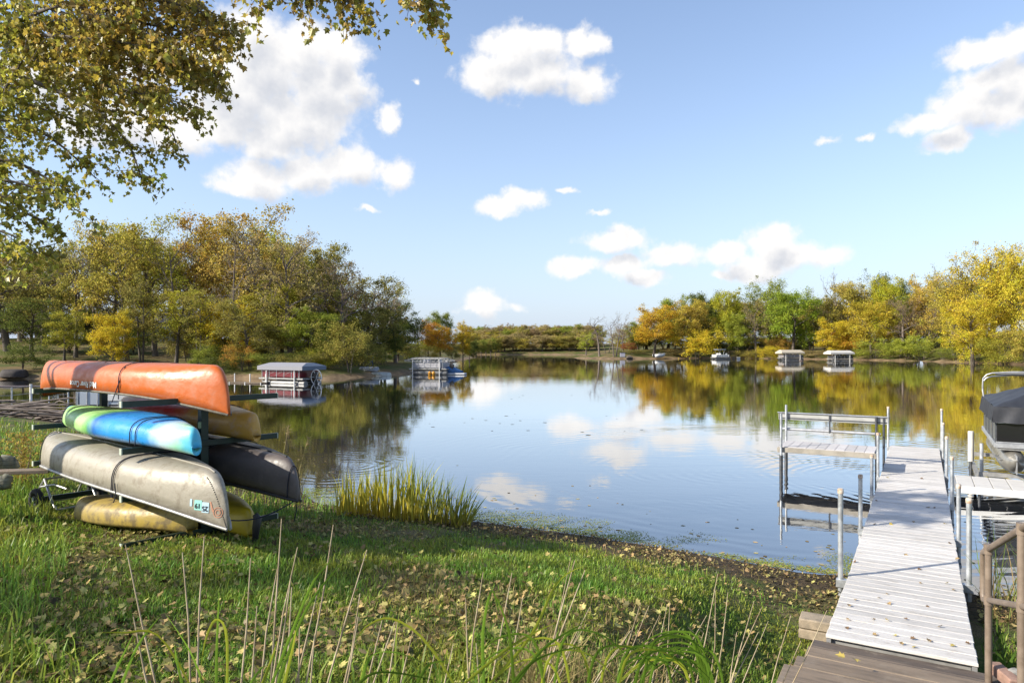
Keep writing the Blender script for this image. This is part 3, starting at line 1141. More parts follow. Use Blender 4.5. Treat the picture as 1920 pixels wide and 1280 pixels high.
mb.build('stem_rivets', material('rivet', (.12, .11, .10), .5, metal=.5), rootG)['kind'] = 'stuff'
M_TEAL = material('teal_sticker', (0.26, 0.56, 0.50), .5)
M_PALEBLUE = material('pale_blue_sticker', (0.42, 0.58, 0.66), .5)
M_INK = material('black_ink', (0.02, 0.02, 0.025), .5)
M_EMB = material('faded_red_print', (0.42, 0.20, 0.12), .6)


xs1, xs2, xs3, xs0 = [gx(hG, rootG, q, -.02) for q in (372, 386, 409, 358)]
patch(hG, xs1, .004, .088, .098, M_TEAL, rootG, 'sticker', label='teal sticker with an upside down 19')
patch(hG, xs2, -.012, .080, .100, M_PALEBLUE, rootG, 'sticker', label='pale blue sticker with an upside down 25')
patch(hG, xs0, .022, .026, .07, M_PALEBLUE, rootG, 'sticker', label='narrow pale blue sticker')
lettering('19', .068, hG, xs1, .0, M_INK, rootG, 'number', True).data.transform(Matrix.Translation((0, .004, 0)))
lettering('25', .068, hG, xs2, -.02, M_INK, rootG, 'number', True).data.transform(Matrix.Translation((0, .004, 0)))


def ring_poly(r0, r1, n=28, cx=0, cy=0):
    vs = [((r0 if k % 2 else r1) * math.cos(2 * PI * (k // 2) / n) + cx, (r0 if k % 2 else r1) * math.sin(2 * PI * (k // 2) / n) + cy, 0) for k in range(2 * n)]
    fs = [(2 * k, 2 * ((k + 1) % n), 2 * ((k + 1) % n) + 1, 2 * k + 1) for k in range(n)]
    return vs, fs


patch(hG, xs3, -.05, 0, 0, M_EMB, rootG, 'emblem_ring', poly=ring_poly(.043, .052), label='faded red round emblem')
patch(hG, xs3, -.05, 0, 0, M_EMB, rootG, 'emblem_ring', poly=ring_poly(.020, .030), label='inner ring of the round emblem')
patch(hG, xs3 + .07, -.0, .016, .10, M_EMB, rootG, 'emblem_stroke', rot=.35)
rope_over(rootG, hG, -.40, 'dark cord over the near half of the grey metal canoe, hooked at its gunwale', -.05, dbl=.012,
          tail=[hG.pt(-.40, .1, .02), hG.pt(-.41, 0, .02) - Vector((0, 0, .03)), hG.pt(-.39, 0, .02) - Vector((0, 0, .10))])
rope_over(rootG, hG, .80, 'dark cord round the far left end of the grey metal canoe', .05)

# black canoe on the third level, right side
m_bk = streaky('charcoal_hull', [(-2.6, (0.105, 0.085, 0.078)), (-1.2, (0.060, 0.054, 0.052)), (2.6, (0.040, 0.038, 0.038))], .42, .3, (0.16, 0.13, 0.11), .5, scale=3)
tipR = Vector((-2.34, 7.63, 0))
rootK, LK = boat_root('black_canoe', 'charcoal black canoe upside down, right side of the third rack level', 'canoe', tipR, tipR + V * 5.1, 1.50)
hK = Hull(LK, .86, .36, .15, 2.5, .05, .5, .86)
hull_obj(hK, m_bk, rootK)
keel(hK, rootK, M_BLACK)
gunwales(hK, rootK, material('black_gunwale', (.03, .028, .028), .5), .016)
rope_over(rootK, hK, -.42, 'dark cord over the black canoe near the rack post', .02)
rope_over(rootK, hK, -.955, 'loose dark line hanging from the tip of the black canoe', .0,
          tail=[hK.pt(-.99, 0, .0), hK.pt(-.99, 0, 0) + Vector((.02, -.02, -.12)), hK.pt(-.985, 0, 0) + Vector((.05, -.02, -.24))])
p0 = world_of(rootK, hK.pt(-.985, 0, 0))
p1 = rk('B', .55, -.9, 1.28)
sag = [p0.lerp(p1, i / 10) - Vector((0, 0, .10 * math.sin(PI * i / 10))) for i in range(11)]
tag(MB().tube(sag, .007, 6).build('mooring_line', M_ROPE), 'thin dark line slung from the black canoe tip towards the grey canoe', 'rope', 'cords tying the boats to the rack')

# green and blue kayak on the second level, left side
gN, gShade, bL, bD, cy, wh = (0.36, 0.62, 0.22), (0.15, 0.40, 0.10), (0.03, 0.27, 0.66), (0.015, 0.12, 0.42), (0.06, 0.42, 0.62), (0.50, 0.66, 0.72)  # the darker green is a shadowed band put into the hull colour
m_gb = streaky('green_blue_plastic', [(-2.02, cy), (-1.86, (0.30, .62, .42)), (-1.62, wh), (-1.40, bL), (-.55, bL), (-.22, bD), (.02, gShade), (.22, gN), (1.65, gN), (1.82, (.25, .52, .62)), (2.02, cy)],
               .30, .10, (0.3, 0.3, 0.25), .12, scale=3.0)
rootN, LN = boat_root('green_blue_kayak', 'lime green and blue kayak upside down, left side of the second rack level', 'kayak', (-3.21, 7.06, 0), (-6.26, 9.80, 0), 2.07)
hN = Hull(LN, .70, .20, .05, 2.1, .05, .62, .955, deck=.13, chine=1.1, endw=.05)
hull_obj(hN, m_gb, rootN)
skeg = MB()
for t in (-.97, .97):
    skeg.box((t * LN / 2, 0, .02), (.05, .07, .16), bev=.012)
skeg.build('end_handle', material('cyan_plastic', cy, .35), rootN)
rope_over(rootN, hN, -.58, 'doubled dark cord over the blue half of the green and blue kayak', .05, dbl=.05)
rope_over(rootN, hN, .93, 'dark cord round the far pale tip of the green and blue kayak', 0)

m_ry = streaky('red_yellow_plastic', [(-2.05, (0.50, 0.28, 0.045)), (-1.0, (0.50, 0.27, 0.05)), (-.85, (0.46, 0.12, 0.04)), (-.5, (0.40, 0.022, 0.03)), (.9, (0.36, 0.035, 0.04)), (1.5, (0.46, 0.24, 0.08)), (2.05, (0.40, 0.22, 0.06))],
               .38, .22, (0.42, 0.34, 0.34), .5, scale=3.0)
rootY, LY = boat_root('red_yellow_kayak', 'dark red and mustard kayak upside down, right side of the second rack level', 'kayak', (-2.99, 8.13, 0), (-6.08, 10.83, 0), 2.06)
hY = Hull(LY, .68, .26, .05, 2.3, .05, .62, .95, deck=.12, endw=.05)
hull_obj(hY, m_ry, rootY)
rope_over(rootY, hY, -.60, 'dark cord over the mustard end of the red kayak beside the rack post', -.03)

# two yellow kayaks under the grey canoe
m_ye = streaky('dirty_yellow', [(-1.6, (0.50, 0.34, 0.020)), (-1.2, (0.42, 0.30, 0.06)), (.4, (0.33, 0.245, 0.075)), (1.6, (0.38, 0.30, 0.10))], .42, .2, (0.15, 0.11, 0.05), .9, scale=2.5, dlo=.44, dhi=.62)
tR = rk('B', .74, -.02, 0)
tL = rk('B', .36, 2.35, 0)
rootE, LE = boat_root('yellow_kayak', 'stained yellow kayak under the grey canoe, lowest on the left of the rack', 'kayak', tR, tL, .98)
rootE.rotation_euler = (0, math.radians(4.0), rootE.rotation_euler.z)
hE = Hull(LE, .62, .23, .08, 2.4, .05, .6, .93, deck=.10, endw=.07)
hull_obj(hE, m_ye, rootE)
tR = rk('B', 1.17, -.55, 0)
tL = rk('B', 1.28, 2.5, 0)
rootF, LF = boat_root('yellow_kayak', 'clean yellow kayak on the lowest rack level, right of the grey canoe tip', 'kayak', tR, tL, 1.02)
hF = Hull(LF, .60, .22, .09, 2.4, .04, .58, .94, deck=.10, endw=.05)
hull_obj(hF, material('yellow_plastic', (0.48, 0.36, 0.012), .38, col2=(0.36, 0.26, 0.02), scale=3), rootF)

# worn rubber roller hanging by the yellow kayak, and the wheeled cart behind
p = at(478, 1004, 7.75)
g = gh(p.x, p.y)
hk = MB()
hk.tube([(p.x, p.y, g + .32), (p.x + .03, p.y, g + .27), (p.x + .015, p.y - .01, g + .16), (p.x + .005, p.y, g + .05), (p.x - .02, p.y, g - .02)], [.03, .05, .045, .035, .02], 8)
tag(hk.build('old_boot', M_BLACK), 'black rubber boot standing by the yellow kayak tip', 'boot')

cart = thing('canoe_cart', 'silver tube canoe cart with black wheels behind the grey canoe', 'cart', (at(125, 905, 9.9).x, 9.9, gh(at(125, 905, 9.9).x, 9.9)), math.radians(-35))
fr = MB()
for y in (-.28, .28):
    fr.tube([(-.38, y, .08), (-.20, y, .30), (.0, y, .48), (.22, y, .20), (.38, y, .10)], .017, 8)
    fr.tube([(-.12, y, .36), (.32, y, .44), (.55, y * .8, .40)], .015, 8)
for x, z in ((-.38, .08), (.38, .10), (0, .48)):
    fr.tube([(x, -.28, z), (x, .28, z)], .015, 8)
fr.build('frame', M_ALU, cart)
for y in (-.38, .38):
    w = MB()
    w.tube([(.0 + .155 * math.cos(2 * PI * k / 20), y, .17 + .155 * math.sin(2 * PI * k / 20)) for k in range(21)], .045, 8, cap=False)
    wo_ = w.build('wheel', M_RUBBER, cart)
    MB().tube([(0, y - .03, .17), (0, y + .03, .17)], .10, 14).build('hub', M_DARKSTEEL, wo_)
MB().tube([(0, -.38, .17), (0, .38, .17)], .012, 6).build('axle', M_ALUD, cart)

# ------------------------------------------------------------------ dock
dock = thing('boat_dock', 'long pale plank dock on steel pipes running out into the lake', 'dock', (DL0.x, DL0.y, 0), -ANG)


def deck_z(s):
    return DZ + max(0.0, 2.56 - s) * .042


def dloc(b, a, z):
    return DL0 + RR * b + DD * a + Vector((0, 0, z))


def plank_material(name, col, dark):
    m = material(name, col, .62, bump=.35, bscale=26, stretch=(1, 14, 14))
    t = m.node_tree
    p = t.nodes['Principled BSDF']
    tcn = nd(t, 'ShaderNodeTexCoord')
    oi = nd(t, 'ShaderNodeObjectInfo')
    off = nd(t, 'ShaderNodeVectorMath', operation='MULTIPLY_ADD')
    cmb = nd(t, 'ShaderNodeCombineXYZ')
    lk(t, oi.outputs['Random'], cmb.inputs[0])
    lk(t, oi.outputs['Random'], cmb.inputs[1])
    lk(t, cmb.outputs[0], off.inputs[0])
    off.inputs[1].default_value = (37, 61, 0)
    lk(t, tcn.outputs['Object'], off.inputs[2])
    mp = nd(t, 'ShaderNodeMapping')
    mp.inputs['Scale'].default_value = (1.2, 9, 9)
    lk(t, off.outputs[0], mp.inputs[0])
    n1 = nd(t, 'ShaderNodeTexNoise')
    lk(t, mp.outputs[0], n1.inputs['Vector'])
    setin(n1, Scale=2.2, Detail=8.0, Roughness=.65)
    n2 = nd(t, 'ShaderNodeTexNoise')
    lk(t, off.outputs[0], n2.inputs['Vector'])
    setin(n2, Scale=5.0, Detail=6.0, Roughness=.7)
    a = nd(t, 'ShaderNodeMix', data_type='RGBA')
    lk(t, smooth(t, n1.outputs['Fac'], .40, .72), a.inputs['Factor'])
    a.inputs['A'].default_value = (*col, 1)
    a.inputs['B'].default_value = (*dark, 1)
    b = nd(t, 'ShaderNodeMix', data_type='RGBA')
    lk(t, smooth(t, n2.outputs['Fac'], .53, .78, 0, .62), b.inputs['Factor'])
    lk(t, a.outputs['Result'], b.inputs['A'])
    b.inputs['B'].default_value = (.30, .25, .19, 1)
    h = nd(t, 'ShaderNodeHueSaturation')
    lk(t, math_node(t, 'ADD', .88, math_node(t, 'MULTIPLY', oi.outputs['Random'], .20)), h.inputs['Value'])
    lk(t, b.outputs['Result'], h.inputs['Color'])
    lk(t, h.outputs[0], p.inputs['Base Color'])
    return m


M_PLANK = plank_material('pale_plank', (0.585, 0.555, 0.52), (0.45, 0.42, 0.385))
PITCH = .1895
plank_me = MB().box((0, 0, 0), (DW, PITCH - .007, .034), bev=.006).mesh('plank', M_PLANK)
npl = int(15.5 / PITCH)
rr = random.Random(5)
for i in range(npl):
    a = (i + .5) * PITCH
    o = link('plank', plank_me, dock, (DW / 2 + rr.uniform(-.004, .004), a, deck_z(a) - .017 + rr.uniform(-.0015, .0015)))
    o.rotation_euler = (-.042 if a < 2.56 else 0, 0, rr.uniform(-.003, .003))
SECT = [0, 2.56, 5.12, 7.68, 10.24, 12.8, npl * PITCH]
for k in range(6):
    s0, s1 = SECT[k], SECT[k + 1]
    for b in (.025, DW - .025):
        mb = MB()
        z0, z1 = deck_z(s0 + .001) - .085, deck_z(s1 - .001) - .085
        q = [Vector((b + dx, s, z + dz)) for s, z in ((s0 + .01, z0), (s1 - .01, z1)) for dx, dz in ((-.02, -.045), (.02, -.045), (.02, .047), (-.02, .047))]
        mb.add(q, [(0, 1, 2, 3), (7, 6, 5, 4), (0, 4, 5, 1), (1, 5, 6, 2), (2, 6, 7, 3), (3, 7, 4, 0)])
        mb.build('stringer', M_ALU, dock)
    MB().box((DW / 2, s0 + .07, deck_z(s0) - .09), (DW - .1, .04, .08)).build('cross_bar', M_ALUD, dock)

M_CAP = material('worn_pale_cap', (0.62, 0.55, 0.46), .6, col2=(0.34, 0.22, 0.14), scale=18)
posts = [(-.075, 2.20, 1.33), (-.05, 5.0, 1.06), (-.05, 7.84, .99), (-.05, 10.0, 1.18), (-.05, 15.25, 1.36),
         (DW + .07, 2.8, 1.25), (DW + .05, 5.0, 1.04), (DW + .05, 7.6, 1.09), (DW + .05, 10.75, 1.10), (DW + .05, 13.7, 1.12), (DW + .05, 15.2, 1.36)]
for b, a, zt in posts:
    o = MB().tube([(b, a, -.9), (b, a, zt - .05)], .030, 14).build('post', M_GALV, dock)
    MB().tube([(b, a, zt - .06), (b, a, zt - .01), (b, a, zt)], [.035, .035, .026], 14).build('post_cap', M_CAP, o)
    sgn = -1 if b < 0 else 1
    MB().box((b - sgn * .02, a, deck_z(a) - .08), (abs(b if b < 0 else b - DW) + .06, .085, .10), bev=.006).build('bracket', M_GALV, o)

# bench on its own pipe legs, left of the dock
bench = thing('dock_bench', 'wide grey dock bench with a rail back and pipe legs beside the dock', 'bench', (DL0.x, DL0.y, 0), -ANG)
sp_me = MB().box((0, 0, 0), (.195, 1.12, .035), bev=.005).mesh('seat_plank', plank_material('bench_plank', (0.55, 0.52, 0.51), (0.42, 0.40, 0.39)))
for i in range(10):
    link('seat_plank', sp_me, bench, (-.12 - (i + .5) * .2005, 10.68, .70))
fm = MB()
fm.box((-1.115, 10.09, .645), (2.05, .045, .12), bev=.006).box((-1.115, 11.27, .645), (2.05, .045, .12), bev=.006)
fm.box((-2.135, 10.68, .643), (.042, 1.12, .10)).box((-.10, 10.68, .643), (.042, 1.12, .10))
fm.build('seat_frame', material('tan_aluminium', (0.40, 0.36, 0.30), .5, var=.3, metal=.3), bench)
for b, a, zt in ((-2.05, 10.02, 1.50), (-2.15, 11.34, 1.60), (-.02, 11.95, 1.30), (-.15, 11.34, 1.40)):
    MB().tube([(b, a, -.9), (b, a, zt)], .028, 12).build('leg', M_GALV if zt > 1.45 else M_DARKSTEEL, bench)
for b, a in ((-2.05, 10.02), (-2.15, 11.34)):
    MB().tube([(b, a, -.35), (b, a, .52)], .040, 12).build('leg_sleeve', M_DARKSTEEL, bench)
MB().box((-1.13, 11.42, 1.305), (2.42, .045, .17), bev=.008).build('back_board', material('grey_rail_board', (0.40, 0.40, 0.38), .5, var=.25, stretch=(1, 6, 6)), bench)
MB().box((-1.13, 11.395, 1.40), (2.46, .075, .025), bev=.006).build('top_rail', M_ALU, bench)
MB().box((-1.13, 11.395, 1.265), (2.40, .012, .028)).build('channel', M_DARKSTEEL, bench)
MB().tube([(-2.25, 11.42, .99), (-.06, 11.42, .99)], .034, 10).build('lower_rail', M_ALU, bench)
for b in (-2.30, -1.16, .0):
    MB().box((b, 11.385, 1.18), (.035, .035, .47), bev=.004).build('back_upright', M_DARKSTEEL, bench)

# gangway to the right
gang = thing('side_gangway', 'white plank gangway branching right from the dock in front of the covered boat', 'dock', (DL0.x, DL0.y, 0), -ANG)
gp = MB().box((0, 0, 0), (.288, 1.36, .034), bev=.005).mesh('plank', plank_material('gangway_plank', (0.66, 0.63, 0.58), (0.53, 0.50, 0.46)))
for i in range(16):
    link('plank', gp, gang, (1.38 + (i + .5) * .300, 9.97, .275))
MB().box((1.38 + 2.4, 9.29, .22), (4.8, .035, .13), bev=.004).build('fascia', M_WHITE, gang)
MB().box((1.38 + 2.4, 10.62, .22), (4.8, .035, .12), bev=.004).build('fascia', M_ALUD, gang)
MB().box((1.365, 9.95, .215), (.03, 1.28, .11)).build('end_plate', M_ALUD, gang)
for b, a in ((1.75, 9.35), (4.4, 9.35), (1.75, 10.55), (4.4, 10.55)):
    MB().tube([(b, a, -.9), (b, a, .20)], .028, 10).build('leg', M_DARKSTEEL, gang)
MB().tube([(1.20, 9.34, .20), (1.40, 9.34, .20)], .02, 8).build('link_pin', M_GALV, gang)

# ------------------------------------------------------------------ covered pontoon boat on its lift
pont = thing('pontoon_boat', 'black pontoon boat under a charcoal tarpaulin, raised on a lift right of the dock', 'boat', tuple(dloc(2.18, 11.5, 0)), -ANG)
PL, PW = 3.75, 2.45
for b in (.32, PW - .32):
    ys = [-.62, -.50, -.32, -.08, .25, 1.2, 2.6, PL + .1, PL + .3]
    rs = [.012, .075, .15, .215, .25, .255, .255, .25, .16]
    zs = [.66, .60, .56, .535, .53, .53, .53, .53, .53]
    pt = MB().tube([(b, y, z) for y, z in zip(ys, zs)], rs, 22).build('pontoon_tube', material('pontoon_metal', (0.46, 0.43, 0.37), .34, var=.3, scale=3, metal=.65, bump=.08), pont)
    MB().box((b, -.42, .55), (.012, .36, .40)).build('keel_fin', M_ALU, pt)
    MB().box((b, .15, .60), (.60, .55, .012)).build('splash_plate', M_ALUD, pt)
MB().box((PW / 2, PL / 2, .82), (PW - .10, PL, .06)).build('deck', M_ALUD, pont)
rub = MB()
rub.box((-.005, PL / 2, .885), (.05, PL + .06, .11), bev=.012).box((PW + .005, PL / 2, .885), (.05, PL + .06, .11), bev=.012)
rub.box((PW / 2, -.02, .885), (PW - .02, .05, .11), bev=.012)
rub.build('deck_rail', M_ALU, pont)
m_side = material('grey_fence_panel', (0.16, 0.165, 0.17), .3, var=.4, scale=2, metal=.3)
for k in range(4):
    MB().box((.02, .06 + (k + .5) * .90, 1.165), (.022, .875, .43), bev=.004).build('side_panel', m_side, pont)
    MB().box((.012, .06 + k * .90, 1.165), (.04, .028, .47), bev=.004).build('fence_upright', M_DARKSTEEL, pont)
MB().box((PW - .02, PL / 2, 1.165), (.022, PL - .1, .43)).build('side_panel', m_side, pont)
m_bow = material('black_gloss_panel', (0.012, 0.012, 0.013), .12, coat=.6)
for k in range(2):
    MB().box((PW * (.25 + .5 * k), .03, 1.165), (PW / 2 - .04, .022, .43), bev=.004).build('bow_panel', m_bow, pont)
tr_ = MB()
tr_.box((PW / 2, .02, .955), (PW, .035, .022)).box((PW / 2, .02, 1.385), (PW, .035, .022))
tr_.build('panel_trim', M_ALU, pont)
MB().box((.006, 1.05, 1.20), (.006, .20, .12)).build('badge', material('yellow_badge', (.5, .34, .06), .5), pont)
# tarpaulin: skirt, then a roof with folds rising to a ridge pole
cv, cf = [], []
n1, n2 = 26, 34
r3 = random.Random(2)
for j in range(n2 + 1):
    for i in range(n1 + 1):
        u, v = i / n1, j / n2
        x, y = u * (PW + .06) - .03, v * (PL + .05) - .03
        e = min(min(u, 1 - u) * PW, min(v, 1 - v) * PL)
        z = 1.73 + .46 * min(1, e / 1.2) ** .9
        z += .012 * math.sin(7 * u * 3 + 5 * v) * math.sin(11 * v + 3 * u) + .010 * math.sin(26 * (u - v))
        cv.append((x, y, z))
for j in range(n2):
    for i in range(n1):
        a = j * (n1 + 1) + i
        cf.append((a, a + 1, a + n1 + 2, a + n1 + 1))
cov = MB()
cov.add(cv, cf, True)
edge = [(i / 40 * (PW + .06) - .03, -.03) for i in range(41)] + [(PW + .03, i / 50 * (PL + .05) - .03) for i in range(1, 51)] + \
       [(PW + .03 - i / 40 * (PW + .06), PL + .02) for i in range(1, 41)] + [(-.03, PL + .02 - i / 50 * (PL + .05)) for i in range(1, 51)]
sv, sf = [], []
for k, (x, y) in enumerate(edge):
    for q, z in enumerate((1.735, 1.62, 1.50, 1.385 + .012 * math.sin(k * .7))):
        d = .004 + .016 * math.sin(k * .9 + q * 1.3) * (q > 0) + .012 * q
        nx = -1 if x < 0 else (1 if x > PW else 0)
        ny = -1 if y < 0 else (1 if y > PL else 0)
        sv.append((x + nx * d, y + ny * d, z))
for k in range(len(edge) - 1):
    for q in range(3):
        a = k * 4 + q
        sf.append((a, a + 4, a + 5, a + 1))
cov.add(sv, sf, True)
cov.build('tarpaulin', material('charcoal_canvas', (0.032, 0.033, 0.039), .55, var=.35, scale=3, bump=.25, bscale=9), pont)
arch = MB()
for y, dz, lean in ((PL - .35, 0, .0), (PL - .25, -.09, .05)):
    arch.tube([(.0, PL - .30, 1.70), (-.03, PL - .30, 2.0 + dz), (-.02, y, 2.22 + dz), (.06, y, 2.32 + dz), (.18, y, 2.365 + dz), (.6, y, 2.40 + dz), (PW - .5, y, 2.42 + dz), (PW - .1, y, 2.34 + dz), (PW, y, 1.7)], .018, 10)
arch.build('bimini_frame', M_ALU, pont)
MB().tube([(.25, PL - .31, 2.345), (.6, PL - .31, 2.365), (PW - .4, PL - .31, 2.37)], [.03, .055, .055], 10).build('folded_canopy', material('grey_canvas', (.14, .145, .155), .7), pont)
lift = thing('boat_lift', 'steel boat lift with white guide post under the covered pontoon boat', 'boat lift', (DL0.x, DL0.y, 0), -ANG)
MB().tube([(1.80, 13.1, .27), (1.80, 13.1, 1.0)], .062, 16).build('guide_post', material('white_pvc', (.70, .68, .64), .45, var=.2), lift)
MB().tube([(1.80, 13.1, -.9), (1.80, 13.1, .27)], .035, 12).build('post', M_DARKSTEEL, lift)
for b, a, z in ((1.92, 11.55, .90), (4.9, 11.55, .90), (4.9, 14.9, .9)):
    MB().tube([(b, a, -.9), (b, a, z)], .038, 10).build('post', M_GALV, lift)
for a in (11.55, 14.9):
    MB().box((3.4, a, .225), (3.1, .09, .09)).build('cross_beam', M_ALUD, lift)
for b in (1.86, 4.9):
    MB().box((b, 13.2, .16), (.07, 3.4, .09)).build('side_beam', M_ALUD, lift)

# ------------------------------------------------------------------ steps, handrail, blocks
steps = thing('wooden_steps', 'weathered timber steps going down to the dock', 'steps', (DL0.x, DL0.y, 0), -ANG)
M_TIMBER = plank_material('weathered_timber', (0.22, 0.165, 0.115), (0.13, 0.098, 0.068))
M_TIMBER2 = plank_material('dark_timber', (0.11, 0.085, 0.066), (0.065, 0.05, 0.04))
for k, (a1, a0, z) in enumerate(((-.02, -.36, .30), (-.356, -.99, .36), (-.99, -1.62, .52), (-1.62, -2.6, .70), (-2.6, -3.6, .88))):
    n = 2 if k == 0 else 3
    st = MB().box((.62, (a0 + a1) / 2 - .02, z - .115), (1.36, a1 - a0 - .05, .14)).build('step', M_TIMBER2, steps)
    w = (a1 - a0) / n
    bm_ = MB().box((0, 0, 0), (1.45, w - .008, .044), bev=.006).mesh('board', M_TIMBER2 if k == 0 else M_TIMBER)
    for j in range(n):
        o = link('board', bm_, st, (.62, a1 - (j + .5) * w, z - .022))
        o.rotation_euler.z = rr.uniform(-.004, .004)

rail = thing('handrail', 'brown painted pipe handrail beside the steps', 'railing', (3.86, 5.62, 0))
M_RAIL = material('brown_paint', (0.150, 0.112, 0.082), .5, col2=(0.215, 0.165, 0.125), scale=7, bump=.15)


def rl(x, y, z):
    return Vector((x, y, z)) - Vector(rail.location)


zb = .33
P1, P2 = Vector((3.89, 5.66, 0)), Vector((3.53, 4.80, 0))
dr = (P2 - P1).normalized()
E = P1 - dr * .18
P3 = P2 + dr * 1.4
top = lambda p: 1.40 + .42 * (p - P1).dot(dr)
low = lambda p: .985 + .29 * (p - P1).dot(dr)
MB().tube([rl(P1.x, P1.y, zb - .1), rl(P1.x, P1.y, 1.395)], .026, 14).build('post', M_RAIL, rail)
MB().tube([rl(P2.x, P2.y, zb - .1), rl(P2.x, P2.y, 1.79)], .028, 14).build('post', M_RAIL, rail)
MB().tube([rl(P3.x, P3.y, 2.4), rl(P2.x, P2.y, top(P2)), rl(P1.x, P1.y, top(P1)), rl(E.x + dr.x * .02, E.y + dr.y * .02, top(E) + .005)], .026, 14).build('top_rail', M_RAIL, rail)
MB().tube([rl(E.x + dr.x * .03, E.y + dr.y * .03, top(E) + .01), rl(E.x, E.y, top(E) - .02), rl(E.x, E.y, low(E) + .05), rl(E.x + dr.x * .03, E.y + dr.y * .03, low(E))], .025, 14).build('end_loop', M_RAIL, rail)
MB().tube([rl(E.x + dr.x * .02, E.y + dr.y * .02, low(E) + .005), rl(P1.x, P1.y, low(P1)), rl(P2.x, P2.y, low(P2)), rl(P3.x, P3.y, low(P3))], .024, 14).build('lower_rail', M_RAIL, rail)
for p, z in ((P1, low(P1)), (P2, low(P2)), (P1, 1.40), (P2, top(P2))):
    MB().tube([rl(p.x, p.y, z - .04), rl(p.x, p.y, z + .04)], .034, 14).build('fitting', M_RAIL, rail)

M_BLOCK = material('tan_concrete', (0.34, 0.27, 0.19), .9, col2=(0.22, 0.18, 0.13), scale=9, bump=.5, bscale=60)
blk = MB().box((0, 0, 0), (.30, .24, .10), bev=.012).mesh('concrete_block', M_BLOCK)
for z, rz, lab in ((.25, -.50, 'upper tan concrete block stacked beside the dock'), (.145, -.53, 'lower tan concrete block on the ground beside the dock')):
    p = on_z(1530, 1156, .30)
    o = link('concrete_block', blk, None, (p.x, p.y, z))
    o.rotation_euler.z = rz
    tag(o, lab, 'block', 'concrete blocks beside the dock')
o = MB().box((0, 0, 0), (.10, .34, .09), bev=.01).build('clay_brick', material('pink_brick', (0.33, 0.20, 0.15), .9, var=.3, scale=12, bump=.4))
p = on_z(1873, 1262, .40)
o.location = (p.x + .05, p.y, .38)
o.rotation_euler.z = -.15
tag(o, 'pinkish brick lying at the foot of the handrail post', 'brick')
for i, (px, py, r, lab) in enumerate(((1893, 1262, .055, 'round grey stone at the bottom right corner beside the brick'), (1905, 1270, .04, 'small pale stone behind the round stone by the railing'))):
    p = on_z(px, py, .40)
    mb = MB()
    vs, fs = [], []
    for a in range(7):
        for b in range(10):
            th, ph = PI * a / 6, 2 * PI * b / 10
            k = r * (1 + .25 * (vnoise(a * 3.1, b * 1.7 + i * 9, 1) - .5))
            vs.append((k * math.sin(th) * math.cos(ph) * 1.3, k * math.sin(th) * math.sin(ph), k * .75 * math.cos(th)))
    for a in range(6):
        for b in range(10):
            fs.append((a * 10 + b, a * 10 + (b + 1) % 10, a * 10 + 10 + (b + 1) % 10, a * 10 + 10 + b))
    o = mb.add(vs, fs, True).build('stone', material('grey_stone', (.26, .25, .23), .9, var=.4, scale=20))
    o.location = (p.x + .05, p.y, .40)
    tag(o, lab, 'stone')
# ------------------------------------------------------------------ trees
def unit(v):
    return v / (np.linalg.norm(v) + 1e-9)


